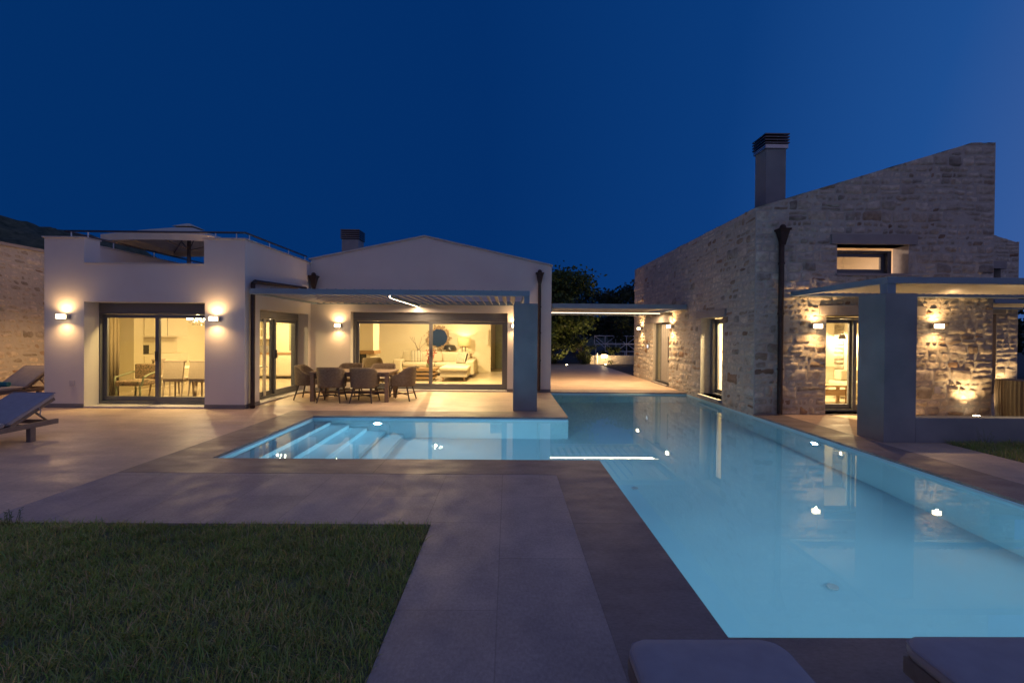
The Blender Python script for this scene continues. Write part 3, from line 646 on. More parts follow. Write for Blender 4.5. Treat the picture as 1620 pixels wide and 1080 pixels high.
pieces('lintel',[(6.25,8.38,9.065,9.49,2.0,2.2),(6.46,8.19,9.06,9.49,3.43,3.63),(4.90,5.3,10.29,11.89,2.022,2.19),(4.90,5.3,13.66,16.41,1.992,2.17)],M['lintel'],S,.006)
pieces('sill',[(4.87,5.33,10.48,11.66,.02,.09),(4.87,5.33,13.95,15.48,.005,.05),(6.57,8.08,9.07,9.49,2.80,2.85),(6.40,8.2,9.10,9.49,.003,.02)],M['lintel'],S)
b=MB(); roofslab(b,4.97,4.02,9.4,5.38,9.5,17.5,.08); b.build('roof',M['roof'],S)
b=MB(); b.box(5.53,5.96,9.8,10.23,4.0,5.62); ch=b.build('chimney',M['pillar'],S)
b=MB(); b.box(5.50,5.99,9.77,10.26,5.62,5.70); b.build('chimney_collar',M['metal'],ch)
b=MB()
for i in range(4): b.box(5.48,6.01,9.75,10.28,5.72+i*.062,5.745+i*.062)
b.box(5.60,5.89,9.87,10.16,5.70,5.93); b.build('chimney_cowl',M['rail'],ch)
glazing(S,'sliding_door',(0,9.38,0),(1,0,0),(0,1,0),[(6.34,7.21),(7.17,8.26)],.02,1.98,0,fw=.06)
glazing(S,'window',(0,9.38,0),(1,0,0),(0,1,0),[(6.4,7.85)],2.84,3.36,.0,fw=.08)
glazing(S,'window',(5.20,0,0),(0,1,0),(1,0,0),[(10.55,11.52)],.09,2.0,0,fw=.13)
b=MB(); b.box(5.04,5.10,13.97,14.93,.055,1.985); dr=b.build('entrance_door',M['alu'],S,bevel=.004); dr['label']='grey panelled entrance door'
b=MB()
for i in range(5): b.box(5.032,5.038,14.02+i*.18,14.17+i*.18,.12,1.93)
b.build('door_panel',mat('door_panel_grey',(.36,.34,.31),.5),dr)
MB().cyl((4.985,14.12,.75),(4.985,14.12,1.55),.014,8).cyl((4.985,14.12,.8),(5.04,14.12,.8),.01,6).cyl((4.985,14.12,1.5),(5.04,14.12,1.5),.01,6).build('handle',M['rail'],dr)
b=MB(); b.box(5.03,5.11,14.93,14.98,.055,1.985); b.box(5.03,5.11,15.44,15.49,.055,1.985); b.box(5.03,5.11,14.98,15.44,1.945,1.985); b.box(5.03,5.11,14.98,15.44,.05,.09); sl=b.build('side_light',M['alu'],S)
MB().box(5.06,5.07,14.98,15.44,.09,1.945).build('pane',M['glass'],sl)
def room2(x0,x1,y0,y1,z0,z1,holes):
    b=MB(); t=.02
    def loops(u0,u1,h): return [[(u0,z0),(u1,z0),(u1,z1),(u0,z1)]]+[[(a,c),(a,d),(e,d),(e,c)] for a,e,c,d in h]
    b.slab(loops(x0,x1,holes.get('f',[])),(0,y0,0),(1,0,0),(0,-1,0),t); b.slab(loops(x0,x1,[]),(0,y1,0),(1,0,0),(0,1,0),t)
    b.slab(loops(y0,y1,holes.get('l',[])),(x0,0,0),(0,1,0),(-1,0,0),t); b.slab(loops(y0,y1,[]),(x1,0,0),(0,1,0),(1,0,0),t)
    b.box(x0,x1,y0,y1,z1+.002,z1+.03); b.build('interior_wall',M['cream'],S); MB().box(x0,x1,y0,y1,z0-.005,z0+.006).build('interior_floor',M['intfloor'],S)
room2(5.36,9.38,9.56,12.7,.005,2.5,{'f':[(6.28,8.32,.012,2.0)],'l':[(10.46,11.7,.05,2.05)]})
room2(5.36,9.38,9.56,12.7,2.62,3.9,{'f':[(6.3,8.2,2.75,3.45)]})
room2(5.36,9.38,12.9,17.3,.005,2.5,{'l':[(13.9,15.55,.012,2.02)]})
# inner stone wall and panelled column seen through the glazed door
stone_facing('inner_stone_wall',S,(9.30,12.64,0),(1,0,0),(0,-1,0),.08,lambda u:2.4,[],5) if False else None
stone_facing('inner_stone_wall',S,(8.98,12.62,0),(1,0,0),(0,-1,0),.40,lambda u:2.45,[],6,amp=.8)
b=MB(); b.box(8.62,8.97,12.45,12.68,.01,2.42); b.box(8.60,8.99,12.43,12.45,.75,.79); b.box(8.45,8.62,12.55,12.68,.01,2.42)
for i in range(4): b.box(8.0,8.45,12.5,12.68,.5+i*.42,.53+i*.42)
b.build('panelled_column',M['paint'],S)
dp=wpipe([(5.43,9.03,.02),(5.43,9.03,3.42)],.05,'downpipe',S); hopper((5.43,9.0,3.68),dp)
for z in (.9,2.0,3.0): MB().cyl((5.43,9.03,z),(5.43,9.03,z+.04),.062,10).build('pipe_bracket',M['copper'],dp)

# far stone wing
S2=thing('stone_house','farther and lower stone house wing partly hidden at the right edge','house',(13,12.6,0))
def topG(u): return 5.0-.29*u
b=MB(); b.slab([[(0,-.02),(2.7,-.02),(2.7,topG(2.7)),(0,topG(0))],[(1.25,.02),(1.25,2.25),(2.1,2.25),(2.1,.02)],[(1.25,2.95),(1.25,3.5),(2.2,3.5),(2.2,2.95)]],(11.42,12.5,0),(1,0,0),(0,1,0),.38)
b.box(13.74,14.12,12.88,18,0,4.1); b.box(11.42,11.8,12.88,18,0,4.6); b.build('wall',M['mortar'],S2)
stone_facing('stone_facing',S2,(11.42,12.5,0),(1,0,0),(0,-1,0),2.70,topG,[(1.25,2.1,0,2.25),(1.1,2.32,2.25,2.45),(1.25,2.2,2.95,3.5),(1.1,2.32,3.5,3.7)],21,amp=1.1)
pieces('lintel',[(12.52,13.74,12.455,12.88,2.25,2.45),(12.52,13.74,12.455,12.88,3.5,3.7)],M['lintel'],S2,.006)
MB().box(12.67,13.52,12.8,12.86,.02,2.25).build('shutter',M['wood'],S2); MB().box(12.67,13.62,12.7,12.76,2.95,3.5).build('window',M['alu'],S2)
b=MB(); roofslab(b,11.42,4.85,14.12,4.07,12.9,18,.08); b.build('roof',M['roof'],S2)

tag(MB().box(6.083,14,6.72,6.918,0,.37).build('low_wall',M['pillar'],bevel=.006),'low grey rendered wall running right from the pergola pillar','wall')

# boundary wall left
W=thing('boundary_wall','tall stone boundary wall behind the sun loungers at left','wall',(-12.6,12,0))
MB().box(-12.9,-12.5,5,20,-.05,3.66).build('wall',M['mortar'],W)
stone_facing('stone_facing',W,(-12.5,20,0),(0,-1,0),(1,0,0),14,lambda u:3.66,[],31,amp=1.0,fine=.06)
MB().box(-12.95,-12.45,5,20,3.662,3.74).build('coping',M['lintel'],W)

# ------------------------------------------------------------------ small fixtures
def ground_spot(p,label,power,tilt=(0,0),sz=120,name='garden_light',hgt=.04):
    t=thing(name,label,'ground light',p,'ground uplights'); p=Vector(p)
    MB().cyl(p,p+Vector((0,0,hgt)),.075,18,.065).build('housing',M['rail'],t); MB().cyl(p+Vector((0,0,hgt+.001)),p+Vector((0,0,hgt+.008)),.05,16).build('lens',M['gardenled'],t)
    l=lamp('uplight','SPOT',p+Vector((0,0,hgt+.03)),power,(1,.63,.28),t,.03,rot=(R(tilt[0]),R(180)+R(tilt[1]),0),spot=sz,blend=.8); return t
ground_spot((9.22,8.86,0),'ground uplight washing the right corner of the stone house',115,(-4,0),112)
ground_spot((3.05,23.6,0),'ground uplight under the leafy tree beyond the entrance',180,(25,0),130)
ground_spot((5.2,24.2,0),'ground uplight by the low garden wall',170,(48,0),140)
ground_spot((13.6,12.25,0),'ground uplight at the foot of the far stone wing',110,(-4,0),110)
t=thing('garden_lantern','small glowing box lantern on the garden wall end','lantern',(5.3,25.1,.35)); MB().box(5.17,5.45,25.0,25.2,.36,.52).build('diffuser',M['bulb'],t); MB().box(5.15,5.47,24.98,25.22,.521,.55).build('lid',M['rail'],t)
def plate(name,label,cat,c,n,sx,sz,m,m2=None):
    c=Vector(c);n=Vector(n);q=n.cross(Vector((0,0,1))); t=thing(name,label,cat,c)
    def bb(a,d0,d1,z):
        mb=MB(); v=[]
        for (u,d,zz) in ((-a,d0,-z),(a,d0,-z),(a,d1,-z),(-a,d1,-z),(-a,d0,z),(a,d0,z),(a,d1,z),(-a,d1,z)): v.append(mb.bm.verts.new(c+q*u+n*d+Vector((0,0,zz))))
        for f in ((0,3,2,1),(4,5,6,7),(0,1,5,4),(1,2,6,5),(2,3,7,6),(3,0,4,7)): mb.bm.faces.new([v[i] for i in f])
        return mb
    bb(sx,.001,.02,sz).build('housing',m,t,bevel=.003); bb(sx*.65,.021,.026,sz*.5).build('cover',m2 or m,t); return t
plate('socket','white outdoor socket low on the white wall left of the sliding door','socket',(-8.85,9.32,.50),(0,-1,0),.05,.06,M['plastic'])
plate('socket','pale outdoor socket low on the stone wall below the right wall light','socket',(8.62,9.07,.52),(0,-1,0),.06,.06,M['plastic'])
plate('intercom','small lit door intercom on the stone wall beside the entrance door','intercom',(4.92,15.95,1.2),(-1,0,0),.09,.10,M['metal'],M['screen'])

# ------------------------------------------------------------------ outdoor dining
def wicker_chair(label,group,legs=True,H=.80):
    t=thing('wicker_chair',label,'chair',(0,0,0),group,world=False)
    # back at -y, open front at +y
    bm=bmesh.new(); uvl=bm.loops.layers.uv.new('UVMap'); nu,nv=28,8; w,d=.29,.28; grid=[]
    per=0;prev=None
    for i in range(nu+1):
        a=R(-215+250*i/nu) # from front-left round the back to front-right
        ca,sa=math.cos(a),math.sin(a); p=3.0
        x=w*abs(ca)**(2/p)*(1 if ca>0 else -1); y=d*abs(sa)**(2/p)*(1 if sa>0 else -1)
        back=max(0,min(1,(-y/d+.35)/1.25)); back=back*back*(3-2*back); top=.60+(H-.60)*back
        if prev: per+=math.hypot(x-prev[0],y-prev[1])
        prev=(x,y); col=[]
        for j in range(nv+1):
            f=j/nv; z=.34+(top-.34)*f; fl=1+.10*f*(1 if y<.1 else .4); col.append((bm.verts.new((x*fl,y*fl,z)),(per,z)))
        grid.append(col)
    for i in range(nu):
        for j in range(nv):
            q=[grid[i][j],grid[i+1][j],grid[i+1][j+1],grid[i][j+1]]; f=bm.faces.new([a[0] for a in q]); f.smooth=True
            for l_,a in zip(f.loops,q): l_[uvl].uv=a[1]
    # under-seat
    ce=bm.verts.new((0,0,.345)); 
    for i in range(nu):
        f=bm.faces.new((grid[i+1][0][0],grid[i][0][0],ce))
        for l_ in f.loops: l_[uvl].uv=(l_.vert.co.x,l_.vert.co.y)
    me=bpy.data.meshes.new('shell'); bm.to_mesh(me); bm.free(); me.materials.append(M['wicker']); o=link('shell',me,t); s=o.modifiers.new('thick','SOLIDIFY'); s.thickness=.028
    MB().rbox(-.25,.25,-.22,.27,.36,.46,.03,3).build('cushion',M['sofa'],t,smooth=True)
    if legs:
        for sx in (-1,1):
            for sy in (-1,1): MB().cyl((sx*.19,sy*.17,.35),(sx*.255,sy*.26,0),.021,8,.016).build('leg',M['legwood'],t)
        MB().cyl((-.225,-.215,.15),(.225,.215,.15),.014,6).cyl((-.225,.215,.15),(.225,-.215,.15),.014,6).build('stretcher',M['legwood'],t)
    return t
ch=wicker_chair('wicker tub chair with its back to the pool, nearer the villa corner','wicker tub chairs round the terrace table')
def put(o,x,y,rz,lab=None,z=0):
    o.location=(x,y,z); o.rotation_euler=(0,0,R(rz))
    if lab: o['label']=lab
    return o
put(ch,-4.02,10.44,3)
put(copy_tree(ch),-3.27,10.44,-4,'wicker tub chair with its back to the pool, nearer the pergola pillar')
put(copy_tree(ch),-4.72,10.86,-88,'wicker tub chair at the table end beside the side glass door')
put(copy_tree(ch),-2.50,10.80,84,'wicker tub chair at the table end towards the pergola pillar')
put(copy_tree(ch),-4.0,11.50,176,'wicker tub chair behind the table backing onto the plain wall')
put(copy_tree(ch),-3.17,11.52,183,'wicker tub chair behind the table backing onto the living room window')
t=thing('dining_table','rectangular teak outdoor dining table under the terrace pergola','table',(-3.6,10.8,0))
b=MB()
for i in range(7): b.box(-4.52,-2.70,10.35+i*.136,10.35+i*.136+.130,.645,.685)
b.build('tabletop',M['teak'],t,bevel=.003)
MB().box(-4.44,-2.78,10.42,11.22,.57,.643).build('apron',M['teak'],t)
for x in (-4.50,-2.81):
    for y in (10.38,11.17): MB().box(x,x+.085,y,y+.085,0,.642).build('leg',M['teak'],t,bevel=.004)
MB().box(-4.40,-2.82,10.76,10.84,.14,.2).build('stretcher',M['teak'],t)

# ------------------------------------------------------------------ sun loungers
def lounger(label,back,cm,L_=1.95):
    t=thing('sun_lounger',label,'sun lounger',(0,0,0),'sun loungers round the pool',world=False)
    # length along y, foot at y=0, head at y=L_
    hb=L_-.68 if back else L_
    b=MB(); b.box(-.31,-.26,0,L_,.19,.26); b.box(.26,.31,0,L_,.19,.26)
    for y in (.02,.5,1.0,1.5,L_-.06): b.box(-.26,.26,y,y+.045,.195,.25)
    b.build('frame',M['teakdark'],t,bevel=.006)
    for x in (-.31,.245):
        for y in (.22,L_-.40): MB().box(x,x+.065,y,y+.075,0,.19).build('leg',M['teakdark'],t,bevel=.006)
    c=MB(); c.pad(-.315,.315,-.03,hb-.005,.262,.325,.085,.024); co_=c.build('cushion',cm,t,smooth=True)
    pb=MB()
    def pipe(pts): pb.tube(pts,.006,6)
    pipe([(-.31,hb-.05,.312),(-.31,.05,.312),(-.288,-.003,.312),(-.235,-.024,.312),(.235,-.024,.312),(.288,-.003,.312),(.31,.05,.312),(.31,hb-.05,.312)]); pb.build('piping',M['piping'],co_)
    if back:
        m=Matrix.Translation((0,hb,.262))@Matrix.Rotation(R(back),4,'X')
        b=MB(); b.box(-.30,-.25,0,.70,-.045,-.003,m=m); b.box(.25,.30,0,.70,-.045,-.003,m=m); b.box(-.25,.25,.3,.34,-.04,-.005,m=m); b.box(-.25,.25,.63,.68,-.04,-.005,m=m)
        b.build('backrest_frame',M['teakdark'],t,bevel=.005)
        c=MB(); c.pad(-.315,.315,.0,.74,0,.062,.06,.024,m=m); bc=c.build('backrest_cushion',cm,t,smooth=True)
        pb=MB()
        for sx in (-1,1): pb.tube([m@Vector((sx*.309,0,.056)),m@Vector((sx*.309,.735,.056))],.006,6)
        pb.tube([m@Vector((-.305,.738,.056)),m@Vector((.305,.738,.056))],.006,6); pb.build('piping',M['piping'],bc)
        pb=MB()
        for sx in (-1,1): 
            p=m@Vector((sx*.3,.45,0)); pb.tube([p,p+Vector((sx*.02,.01,-.05)),p+Vector((sx*.012,0,-.12))],.007,5)
        pb.build('tie',M['cushblue'],bc)
        q=m@Vector((0,.42,-.03))
        for sx in (-.22,.22): MB().cyl((sx,q.y,q.z),(sx,q.y+.22,.235),.014,6).build('prop',M['teakdark'],t)
    return t
lf=lounger('flat sun lounger at the pool end, blue grey cushion, nearer the path',0,M['cushblue']); 
put(lf,.80,1.815,180); 
put(copy_tree(lf),1.93,1.835,180,'flat sun lounger at the pool end, blue grey cushion, farther from the path')
lb=lounger('sun lounger with raised blue grey backrest on the left terrace, nearest the lawn',27,M['cushblue']); put(lb,-6.98,4.86,0)
lc=lounger('sun lounger with raised pale grey backrest beside the villa corner and boundary wall',36,M['cushgrey']); put(lc,-11.05,8.95,0)
put(copy_tree(lc),-11.95,8.3,0,'sun lounger at the far left frame edge next to the boundary wall')
def towel(label,c,rx,L_=.42,r=.055):
    c=Vector(c); d=Vector((math.cos(R(rx)),math.sin(R(rx)),0)); b=MB(); b.cyl(c-d*L_/2,c+d*L_/2,r,14)
    o=b.build('rolled_towel',M['towel'],bevel=.012,smooth=True); return tag(o,label,'towel','rolled teal towels')
towel('rolled teal towel at the foot of the pale grey lounger backrest',(-11.15,10.05,.385),4)
towel('rolled teal towel on the blue grey lounger nearest the lawn',(-7.05,5.95,.385),0)

# right terrace wicker set
t=thing('wicker_armchair','dark barrel shaped wicker armchair behind the low wall at the right edge','chair',(9.62,8.3,0))
bm=bmesh.new(); n=96; rows=[]
for j,z in enumerate((.02,.2,.4,.6,.76,.80)):
    row=[]
    for i in range(n):
        a=2*math.pi*i/n; rr_=(.42+.03*math.sin(z*3))*(1+(.012 if i%2 else 0)); top=1 if z<.5 else (1-.22*max(0,math.cos(a-R(70)))**1.5)
        row.append(bm.verts.new((9.62+rr_*math.cos(a),8.3+rr_*math.sin(a),z*top)))
    rows.append(row)
for A,B in zip(rows[:-1],rows[1:]):
    for i in range(n): j=(i+1)%n; bm.faces.new((A[i],A[j],B[j],B[i]))
me=bpy.data.meshes.new('shell'); bm.to_mesh(me); bm.free(); me.materials.append(mat('dark_rattan',(.04,.028,.02),.7,(.028,.02,.014),20)); o=link('shell',me,t); q=o.modifiers.new('thick','SOLIDIFY'); q.thickness=.03
MB().cyl((9.62,8.3,.3),(9.62,8.3,.44),.36,28).build('cushion',M['cushgrey'],t,bevel=.02)
t=thing('side_table','round dark table behind the wicker armchair at the right edge','table',(10.3,8.9,0)); MB().cyl((10.1,8.75,.72),(10.1,8.75,.75),.45,28).build('tabletop',M['legwood'],t); MB().cyl((10.1,8.75,0),(10.1,8.75,.72),.04,10).build('pedestal',M['legwood'],t); MB().cyl((10.1,8.75,0),(10.1,8.75,.03),.25,20).build('foot',M['legwood'],t)

# ------------------------------------------------------------------ dining room and kitchen
def dining_chair(label):
    t=thing('dining_chair',label,'chair',(0,0,0),'upholstered dining chairs indoors',world=False)
    MB().rbox(-.23,.23,-.22,.23,.40,.48,.02,2).build('seat',M['linen'],t)
    m=Matrix.Translation((0,-.22,.46))@Matrix.Rotation(R(-9),4,'X')
    b=MB(); b.rbox(-.22,.22,-.025,.03,.0,.42,.012,2,m=m); b.rbox(-.25,.25,-.03,.035,.40,.44,.012,2,m=m); b.build('backrest',M['linen'],t)
    for x in (-.2,.2):
        MB().cyl((x,.19,.41),(x*1.05,.2,0),.022,8,.015).build('leg',M['linen'],t); MB().cyl((x,-.2,.41),(x*1.05,-.25,0),.022,8,.015).build('leg',M['linen'],t)
    return t
dc=dining_chair('linen dining chair seen through the left sliding door, nearer the door frame'); put(dc,-7.80,10.85,4)
put(copy_tree(dc),-7.22,10.88,-3,'linen dining chair seen through the left sliding door, nearer the wall')
put(copy_tree(dc),-8.45,11.3,-80,'linen dining chair at the end of the indoor dining table')
t=thing('dining_table','pale wooden indoor dining table on crossed legs behind the left sliding door','table',(-7.3,11.55,0)); MB().rbox(-8.3,-6.3,11.1,12.0,.66,.70,.01,2).build('tabletop',M['paint'],t)
for x in (-7.9,-6.8):
    for s in (-1,1): MB().cyl((x-.02,11.55-s*.12,.655),(x-.25*s,11.55+s*.36,.0),.04,8,.03).build('leg',M['linen'],t)
    
MB().box(-7.9,-6.8,11.52,11.58,.3,.36).build('stretcher',M['linen'],t)
b=MB(); b.box(-7.35,-7.0,11.35,11.55,.70,.73); b.box(-7.33,-7.05,11.37,11.53,.731,.757); tag(b.build('book_stack',M['black']),'dark books stacked on the indoor dining table','books')
def chandelier(label,c,power):
    t=thing('chandelier',label,'chandelier',c,'crystal chandeliers'); c=Vector(c)
    MB().cyl(c+Vector((0,0,.1)),(c.x,c.y,2.5),.008,6).build('rod',M['metal'],t)
    b=MB()
    for k in range(8):
        a=2*math.pi*k/8; p=c+Vector((.22*math.cos(a),.22*math.sin(a),.0)); b.tube([c+Vector((0,0,.1)),c+Vector((.11*math.cos(a),.11*math.sin(a),-.06)),p],.006,5)
    b.build('arms',M['metal'],t)
    b=MB()
    for k in range(8):
        a=2*math.pi*k/8; p=c+Vector((.22*math.cos(a),.22*math.sin(a),.035)); b.sph(p,.022,5,(1,1,1.6))
    b.build('bulbs',M['crystal'],t)
    b=MB()
    for k in range(16):
        a=2*math.pi*k/16; r=.2 if k%2 else .12; b.sph(c+Vector((r*math.cos(a),r*math.sin(a),-.06-.05*(k%2==0))),.014,4)
    b.build('crystals',M['steelglass'],t)
    lamp('chandelier_lamp','POINT',c+Vector((0,0,-.02)),power,(1,.70,.36),t,.025)
chandelier('lit crystal chandelier over the indoor dining table',(-7.72,11.4,1.86),65)
chandelier('lit crystal chandelier in the kitchen seen through the side glass door',(-6.75,13.4,1.93),80)
def ceiling_lamp(label,c,power,sz=.5,col=(1,.69,.30)):
    t=thing('ceiling_light',label,'ceiling light',c,'indoor ceiling lights'); c=Vector(c); MB().cyl(c,c+Vector((0,0,.03)),.16,20).build('housing',M['paint'],t); MB().cyl(c-Vector((0,0,.008)),c-Vector((0,0,.001)),.13,20).build('diffuser',M['downlight'],t)
    l=lamp('ceiling_lamp','AREA',c-Vector((0,0,.02)),power,col,t,sz); l.data.shape='DISK'
ceiling_lamp('ceiling light of the dining room behind the left sliding door',(-7.55,10.2,2.48),141)
ceiling_lamp('ceiling light over the kitchen units',(-7.6,14.8,2.48),119)
chandelier('lit crystal chandelier of the living room above the coffee table',(-2.55,16.2,2.3),343)
ceiling_lamp('ceiling light near the living room window',(-1.2,14.2,2.58),284)
ceiling_lamp('ceiling light of the room behind the stone house glazed door',(6.0,11.0,2.46),659,.4,(1,.70,.34))
ceiling_lamp('ceiling light of the stone house upper room',(7.3,10.9,3.86),88,.4,(1,.70,.58))
ceiling_lamp('ceiling light of the stone house entrance hall',(7,15,2.46),110,.4,(1,.72,.36))
# kitchen units
t=thing('kitchen_cabinet','tall pale kitchen cabinet with built in oven niche behind the left sliding door','cabinet',(-9.9,12.9,0))
b=MB(); b.box(-10.14,-9.72,11.9,13.9,.1,.95); b.box(-10.14,-9.72,11.9,13.9,1.42,2.4); b.box(-10.14,-9.72,11.9,12.2,.95,1.42); b.box(-10.14,-10.05,12.2,13.9,.95,1.42); b.box(-10.14,-9.78,11.9,13.9,0,.1); b.build('carcass',M['paint'],t)
b=MB()
for i in range(4): b.box(-9.718,-9.70,12.22,13.86,.13+i*.2,.31+i*.2)
b.box(-9.718,-9.70,12.22,13.02,1.45,2.37); b.box(-9.718,-9.70,13.05,13.86,1.45,2.37); b.build('drawer_front',M['paint'],t,bevel=.004)
MB().box(-10.04,-9.8,12.25,12.5,.96,1.2).build('coffee_machine',M['black'],t)
t=thing('kitchen_unit','cream kitchen units with stone worktop seen through the side glass door','cabinet',(-7.9,15.8,0))
MB().box(-9.6,-6.0,15.5,16.08,.1,.84).build('base_cabinet',M['paint'],t); MB().box(-9.65,-5.95,15.46,16.08,.842,.88).build('worktop',M['wood'],t)
b=MB()
for i in range(6): b.box(-9.58+i*.6,-9.02+i*.6,15.475,15.498,.13,.82)
df=b.build('door',M['paint'],t,bevel=.004); b=MB()
for i in range(6): b.cyl((-9.1+i*.6,15.455,.52),(-9.1+i*.6,15.455,.75),.008,6)
b.build('handle',M['black'],df)
MB().box(-9.3,-8.2,15.75,16.08,1.35,2.3).build('wall_cabinet',M['paint'],t); b=MB()
for i in range(2):
    for j in range(3):
        for k in range(2): b.box(-9.2+i*.5+k*.18,-9.05+i*.5+k*.18,15.735,15.748,1.45+j*.27,1.67+j*.27)
b.build('glazed_panel',mat('cabinet_glazing',(.3,.26,.16),.2),t)
b=MB(); b.box(-7.7,-6.5,16.06,16.09,.95,2.0); b.build('backsplash_frame',M['greenwood'],t); MB().box(-7.62,-6.58,16.05,16.06,1.02,1.95).build('panel',M['cream'],t)
tag(MB().lathe((-8.75,15.7,.88),[(0,.0),(.045,0),(.045,.2),(.015,.26),(.015,.33),(0,.33)],12).build('bottle',M['steelglass']),'tall bottle standing on the kitchen worktop','bottle')
tag(MB().rbox(-8.55,-8.2,15.6,15.85,.881,1.12,.02).build('toaster',M['metal']),'metal toaster on the kitchen worktop','toaster')
t=thing('armchair','small floral armchair with sage painted frame behind the left sliding door','chair',(-8.55,10.55,0))
MB().rbox(-8.85,-8.3,10.3,10.8,.33,.45,.04,3).build('seat',M['floral'],t); MB().rbox(-8.85,-8.3,10.85,10.92,.45,.8,.03,3).build('backrest',M['floral'],t)
b=MB(); b.tube([(-8.28,10.35,.33),(-8.25,10.37,.52),(-8.30,10.6,.58),(-8.32,10.85,.62)],.022,8); b.tube([(-8.87,10.35,.33),(-8.9,10.37,.52),(-8.85,10.6,.58),(-8.85,10.85,.62)],.022,8); b.build('arm',M['greenwood'],t)
for x in (-8.83,-8.3):
    for y in (10.33,10.86): MB().tube([(x,y,.34),(x+.02,y-.02,.18),(x,y,.0)],.022,8).build('leg',M['greenwood'],t)
b=MB()
for i in range(16):
    y=9.86+i*.05; b.cyl((-9.06+.02*(i%2),y,.05),(-9.06+.02*(i%2),y,2.45),.03,8)
tag(b.build('curtain',M['curtain'],smooth=True),'brown grey curtain hanging on the side wall behind the left sliding door','curtain')

# ------------------------------------------------------------------ living room
t=thing('sofa','large cream corner sofa with chaise in the living room','sofa',(-2.8,17.5,0))
MB().rbox(-4.15,-1.35,17.1,18.2,.12,.34,.03).build('base',M['sofa'],t)
for i in range(2): MB().rbox(-3.95+i*1.2,-2.78+i*1.2,17.05,17.85,.34,.5,.05,3).build('seat_cushion',M['sofa'],t,smooth=True)
for i in range(2): MB().rbox(-3.85+i*1.2,-2.68+i*1.2,17.75,18.1,.46,.88,.09,3).build('back_cushion',M['sofa'],t,smooth=True)
MB().rbox(-4.30,-3.98,17.0,18.2,.12,.62,.06,3).build('arm',M['sofa'],t); MB().rbox(-1.52,-1.22,16.2,18.2,.12,.62,.06,3).build('arm',M['sofa'],t)
c=MB().rbox(-2.25,-1.35,15.0,17.1,.14,.34,.03).build('chaise',M['sofa'],t); MB().rbox(-2.27,-1.33,14.95,17.1,.34,.48,.05,3).build('chaise_cushion',M['sofa'],c,smooth=True)
for p in ((-4.1,17.15),(-1.5,18.0),(-2.15,15.1),(-1.45,15.1)): MB().cyl((p[0],p[1],0),(p[0],p[1],.13),.03,8).build('leg',M['wood'],t)
def cushion(label,c,rz,tilt,m,w=.45):
    b=MB(); b.rbox(-w/2,w/2,-.07,.07,-w/2,w/2,.065,3); o=b.build('throw_cushion',m,smooth=True); o.location=c; o.rotation_euler=(R(tilt),0,R(rz)); return tag(o,label,'cushion','cushions on the sofa')
cushion('striped cushion leaning at the left end of the sofa',(-3.55,17.55,.7),12,-18,M['stripe']); cushion('plain cream cushion in the left corner of the sofa',(-3.88,17.6,.7),-20,-16,M['sofa'],.42); cushion('striped cushion leaning on the right arm of the sofa',(-1.72,17.0,.68),-38,-18,M['stripe']); cushion('grey cushion in the middle of the sofa',(-2.72,17.5,.68),5,-20,M['linen'],.4)
t=thing('coffee_table','chunky stacked oak coffee table in front of the sofa','table',(-2.95,15.5,0))
for i,(z0,z1) in enumerate(((.33,.42),(.2,.27),(.06,.13))): MB().rbox(-3.5+.03*i,-2.42-.03*i,15.2,15.95,z0,z1,.008).build(('tabletop','shelf','plinth')[i],M['wood'],t)
for x in (-3.4,-2.6):
    for y in (15.3,15.8): MB().box(x,x+.07,y,y+.07,0,.33).build('leg',M['wood'],t)
tag(MB().rbox(-3.35,-3.0,15.3,15.5,.42,.46,.006).build('book_stack',M['black']),'dark book lying on the oak coffee table','book')
def twigs(name,label,cat,c,pot,hh,n,berries,sd,spread=.25):
    rd=random.Random(sd); t=thing(name,label,cat,c); c=Vector(c); MB().lathe(c,[(0,0),(.06,0),(.085,.09),(.05,.18),(.055,.2),(.045,.2),(.04,.05)],16).build('vase',M[pot],t,smooth=True)
    b=MB();bb=MB()
    for i in range(n):
        a=rd.uniform(0,6.28);p=c+Vector((0,0,.12)); pts=[p]
        for k in range(4):
            p=p+Vector((math.cos(a)*spread/4*rd.uniform(.3,1.6),math.sin(a)*spread/4*rd.uniform(.3,1.6),hh/4)); pts.append(p)
            for q in range(berries): bb.sph(p+Vector((rd.uniform(-.05,.05),rd.uniform(-.05,.05),rd.uniform(-.06,.06))),rd.uniform(.012,.024),4)
        b.tube(pts,.005,5)
    b.build('twigs',M['twig'],t)
    if berries: bb.build('berries',M['berry'],t)
    else: bb.bm.free()
twigs('berry_vase','vase of red berry twigs on the coffee table','vase',(-2.72,15.55,.42),'steelglass',.42,7,5,4)
twigs('branch_vase','vase of bare branches on the stand behind the sofa','vase',(-3.62,18.45,.78),'pot',.55,5,0,8,.4)
t=thing('console_table','narrow console table behind the sofa','table',(-2.6,18.5,0)); MB().box(-3.9,-1.45,18.3,18.62,.74,.78).build('tabletop',M['wood'],t)
for x in (-3.85,-1.55): MB().box(x,x+.06,18.32,18.6,0,.74).build('leg',M['wood'],t)
t=thing('table_lamp','lit table lamp with drum shade on the console behind the sofa','lamp',(-1.79,18.46,.78))
o=MB().lathe((-1.79,18.46,1.10),[(.26,0),(.25,.34)],28).build('lamp_shade',M['shade'],t,smooth=True); sm=o.modifiers.new('t','SOLIDIFY'); sm.thickness=.004
b=MB()
for s in (-.08,.08): b.cyl((-1.79+s,18.46,.79),(-1.79+s*.6,18.46,1.12),.02,8)
b.cyl((-1.79,18.46,.78),(-1.79,18.46,.80),.11,16); b.build('base',M['metal'],t); MB().sph((-1.79,18.46,1.24),.04,6).build('bulb',M['bulb'],t)
lamp('lamp_bulb','POINT',(-1.79,18.46,1.30),26,(1,.68,.30),t,.04)
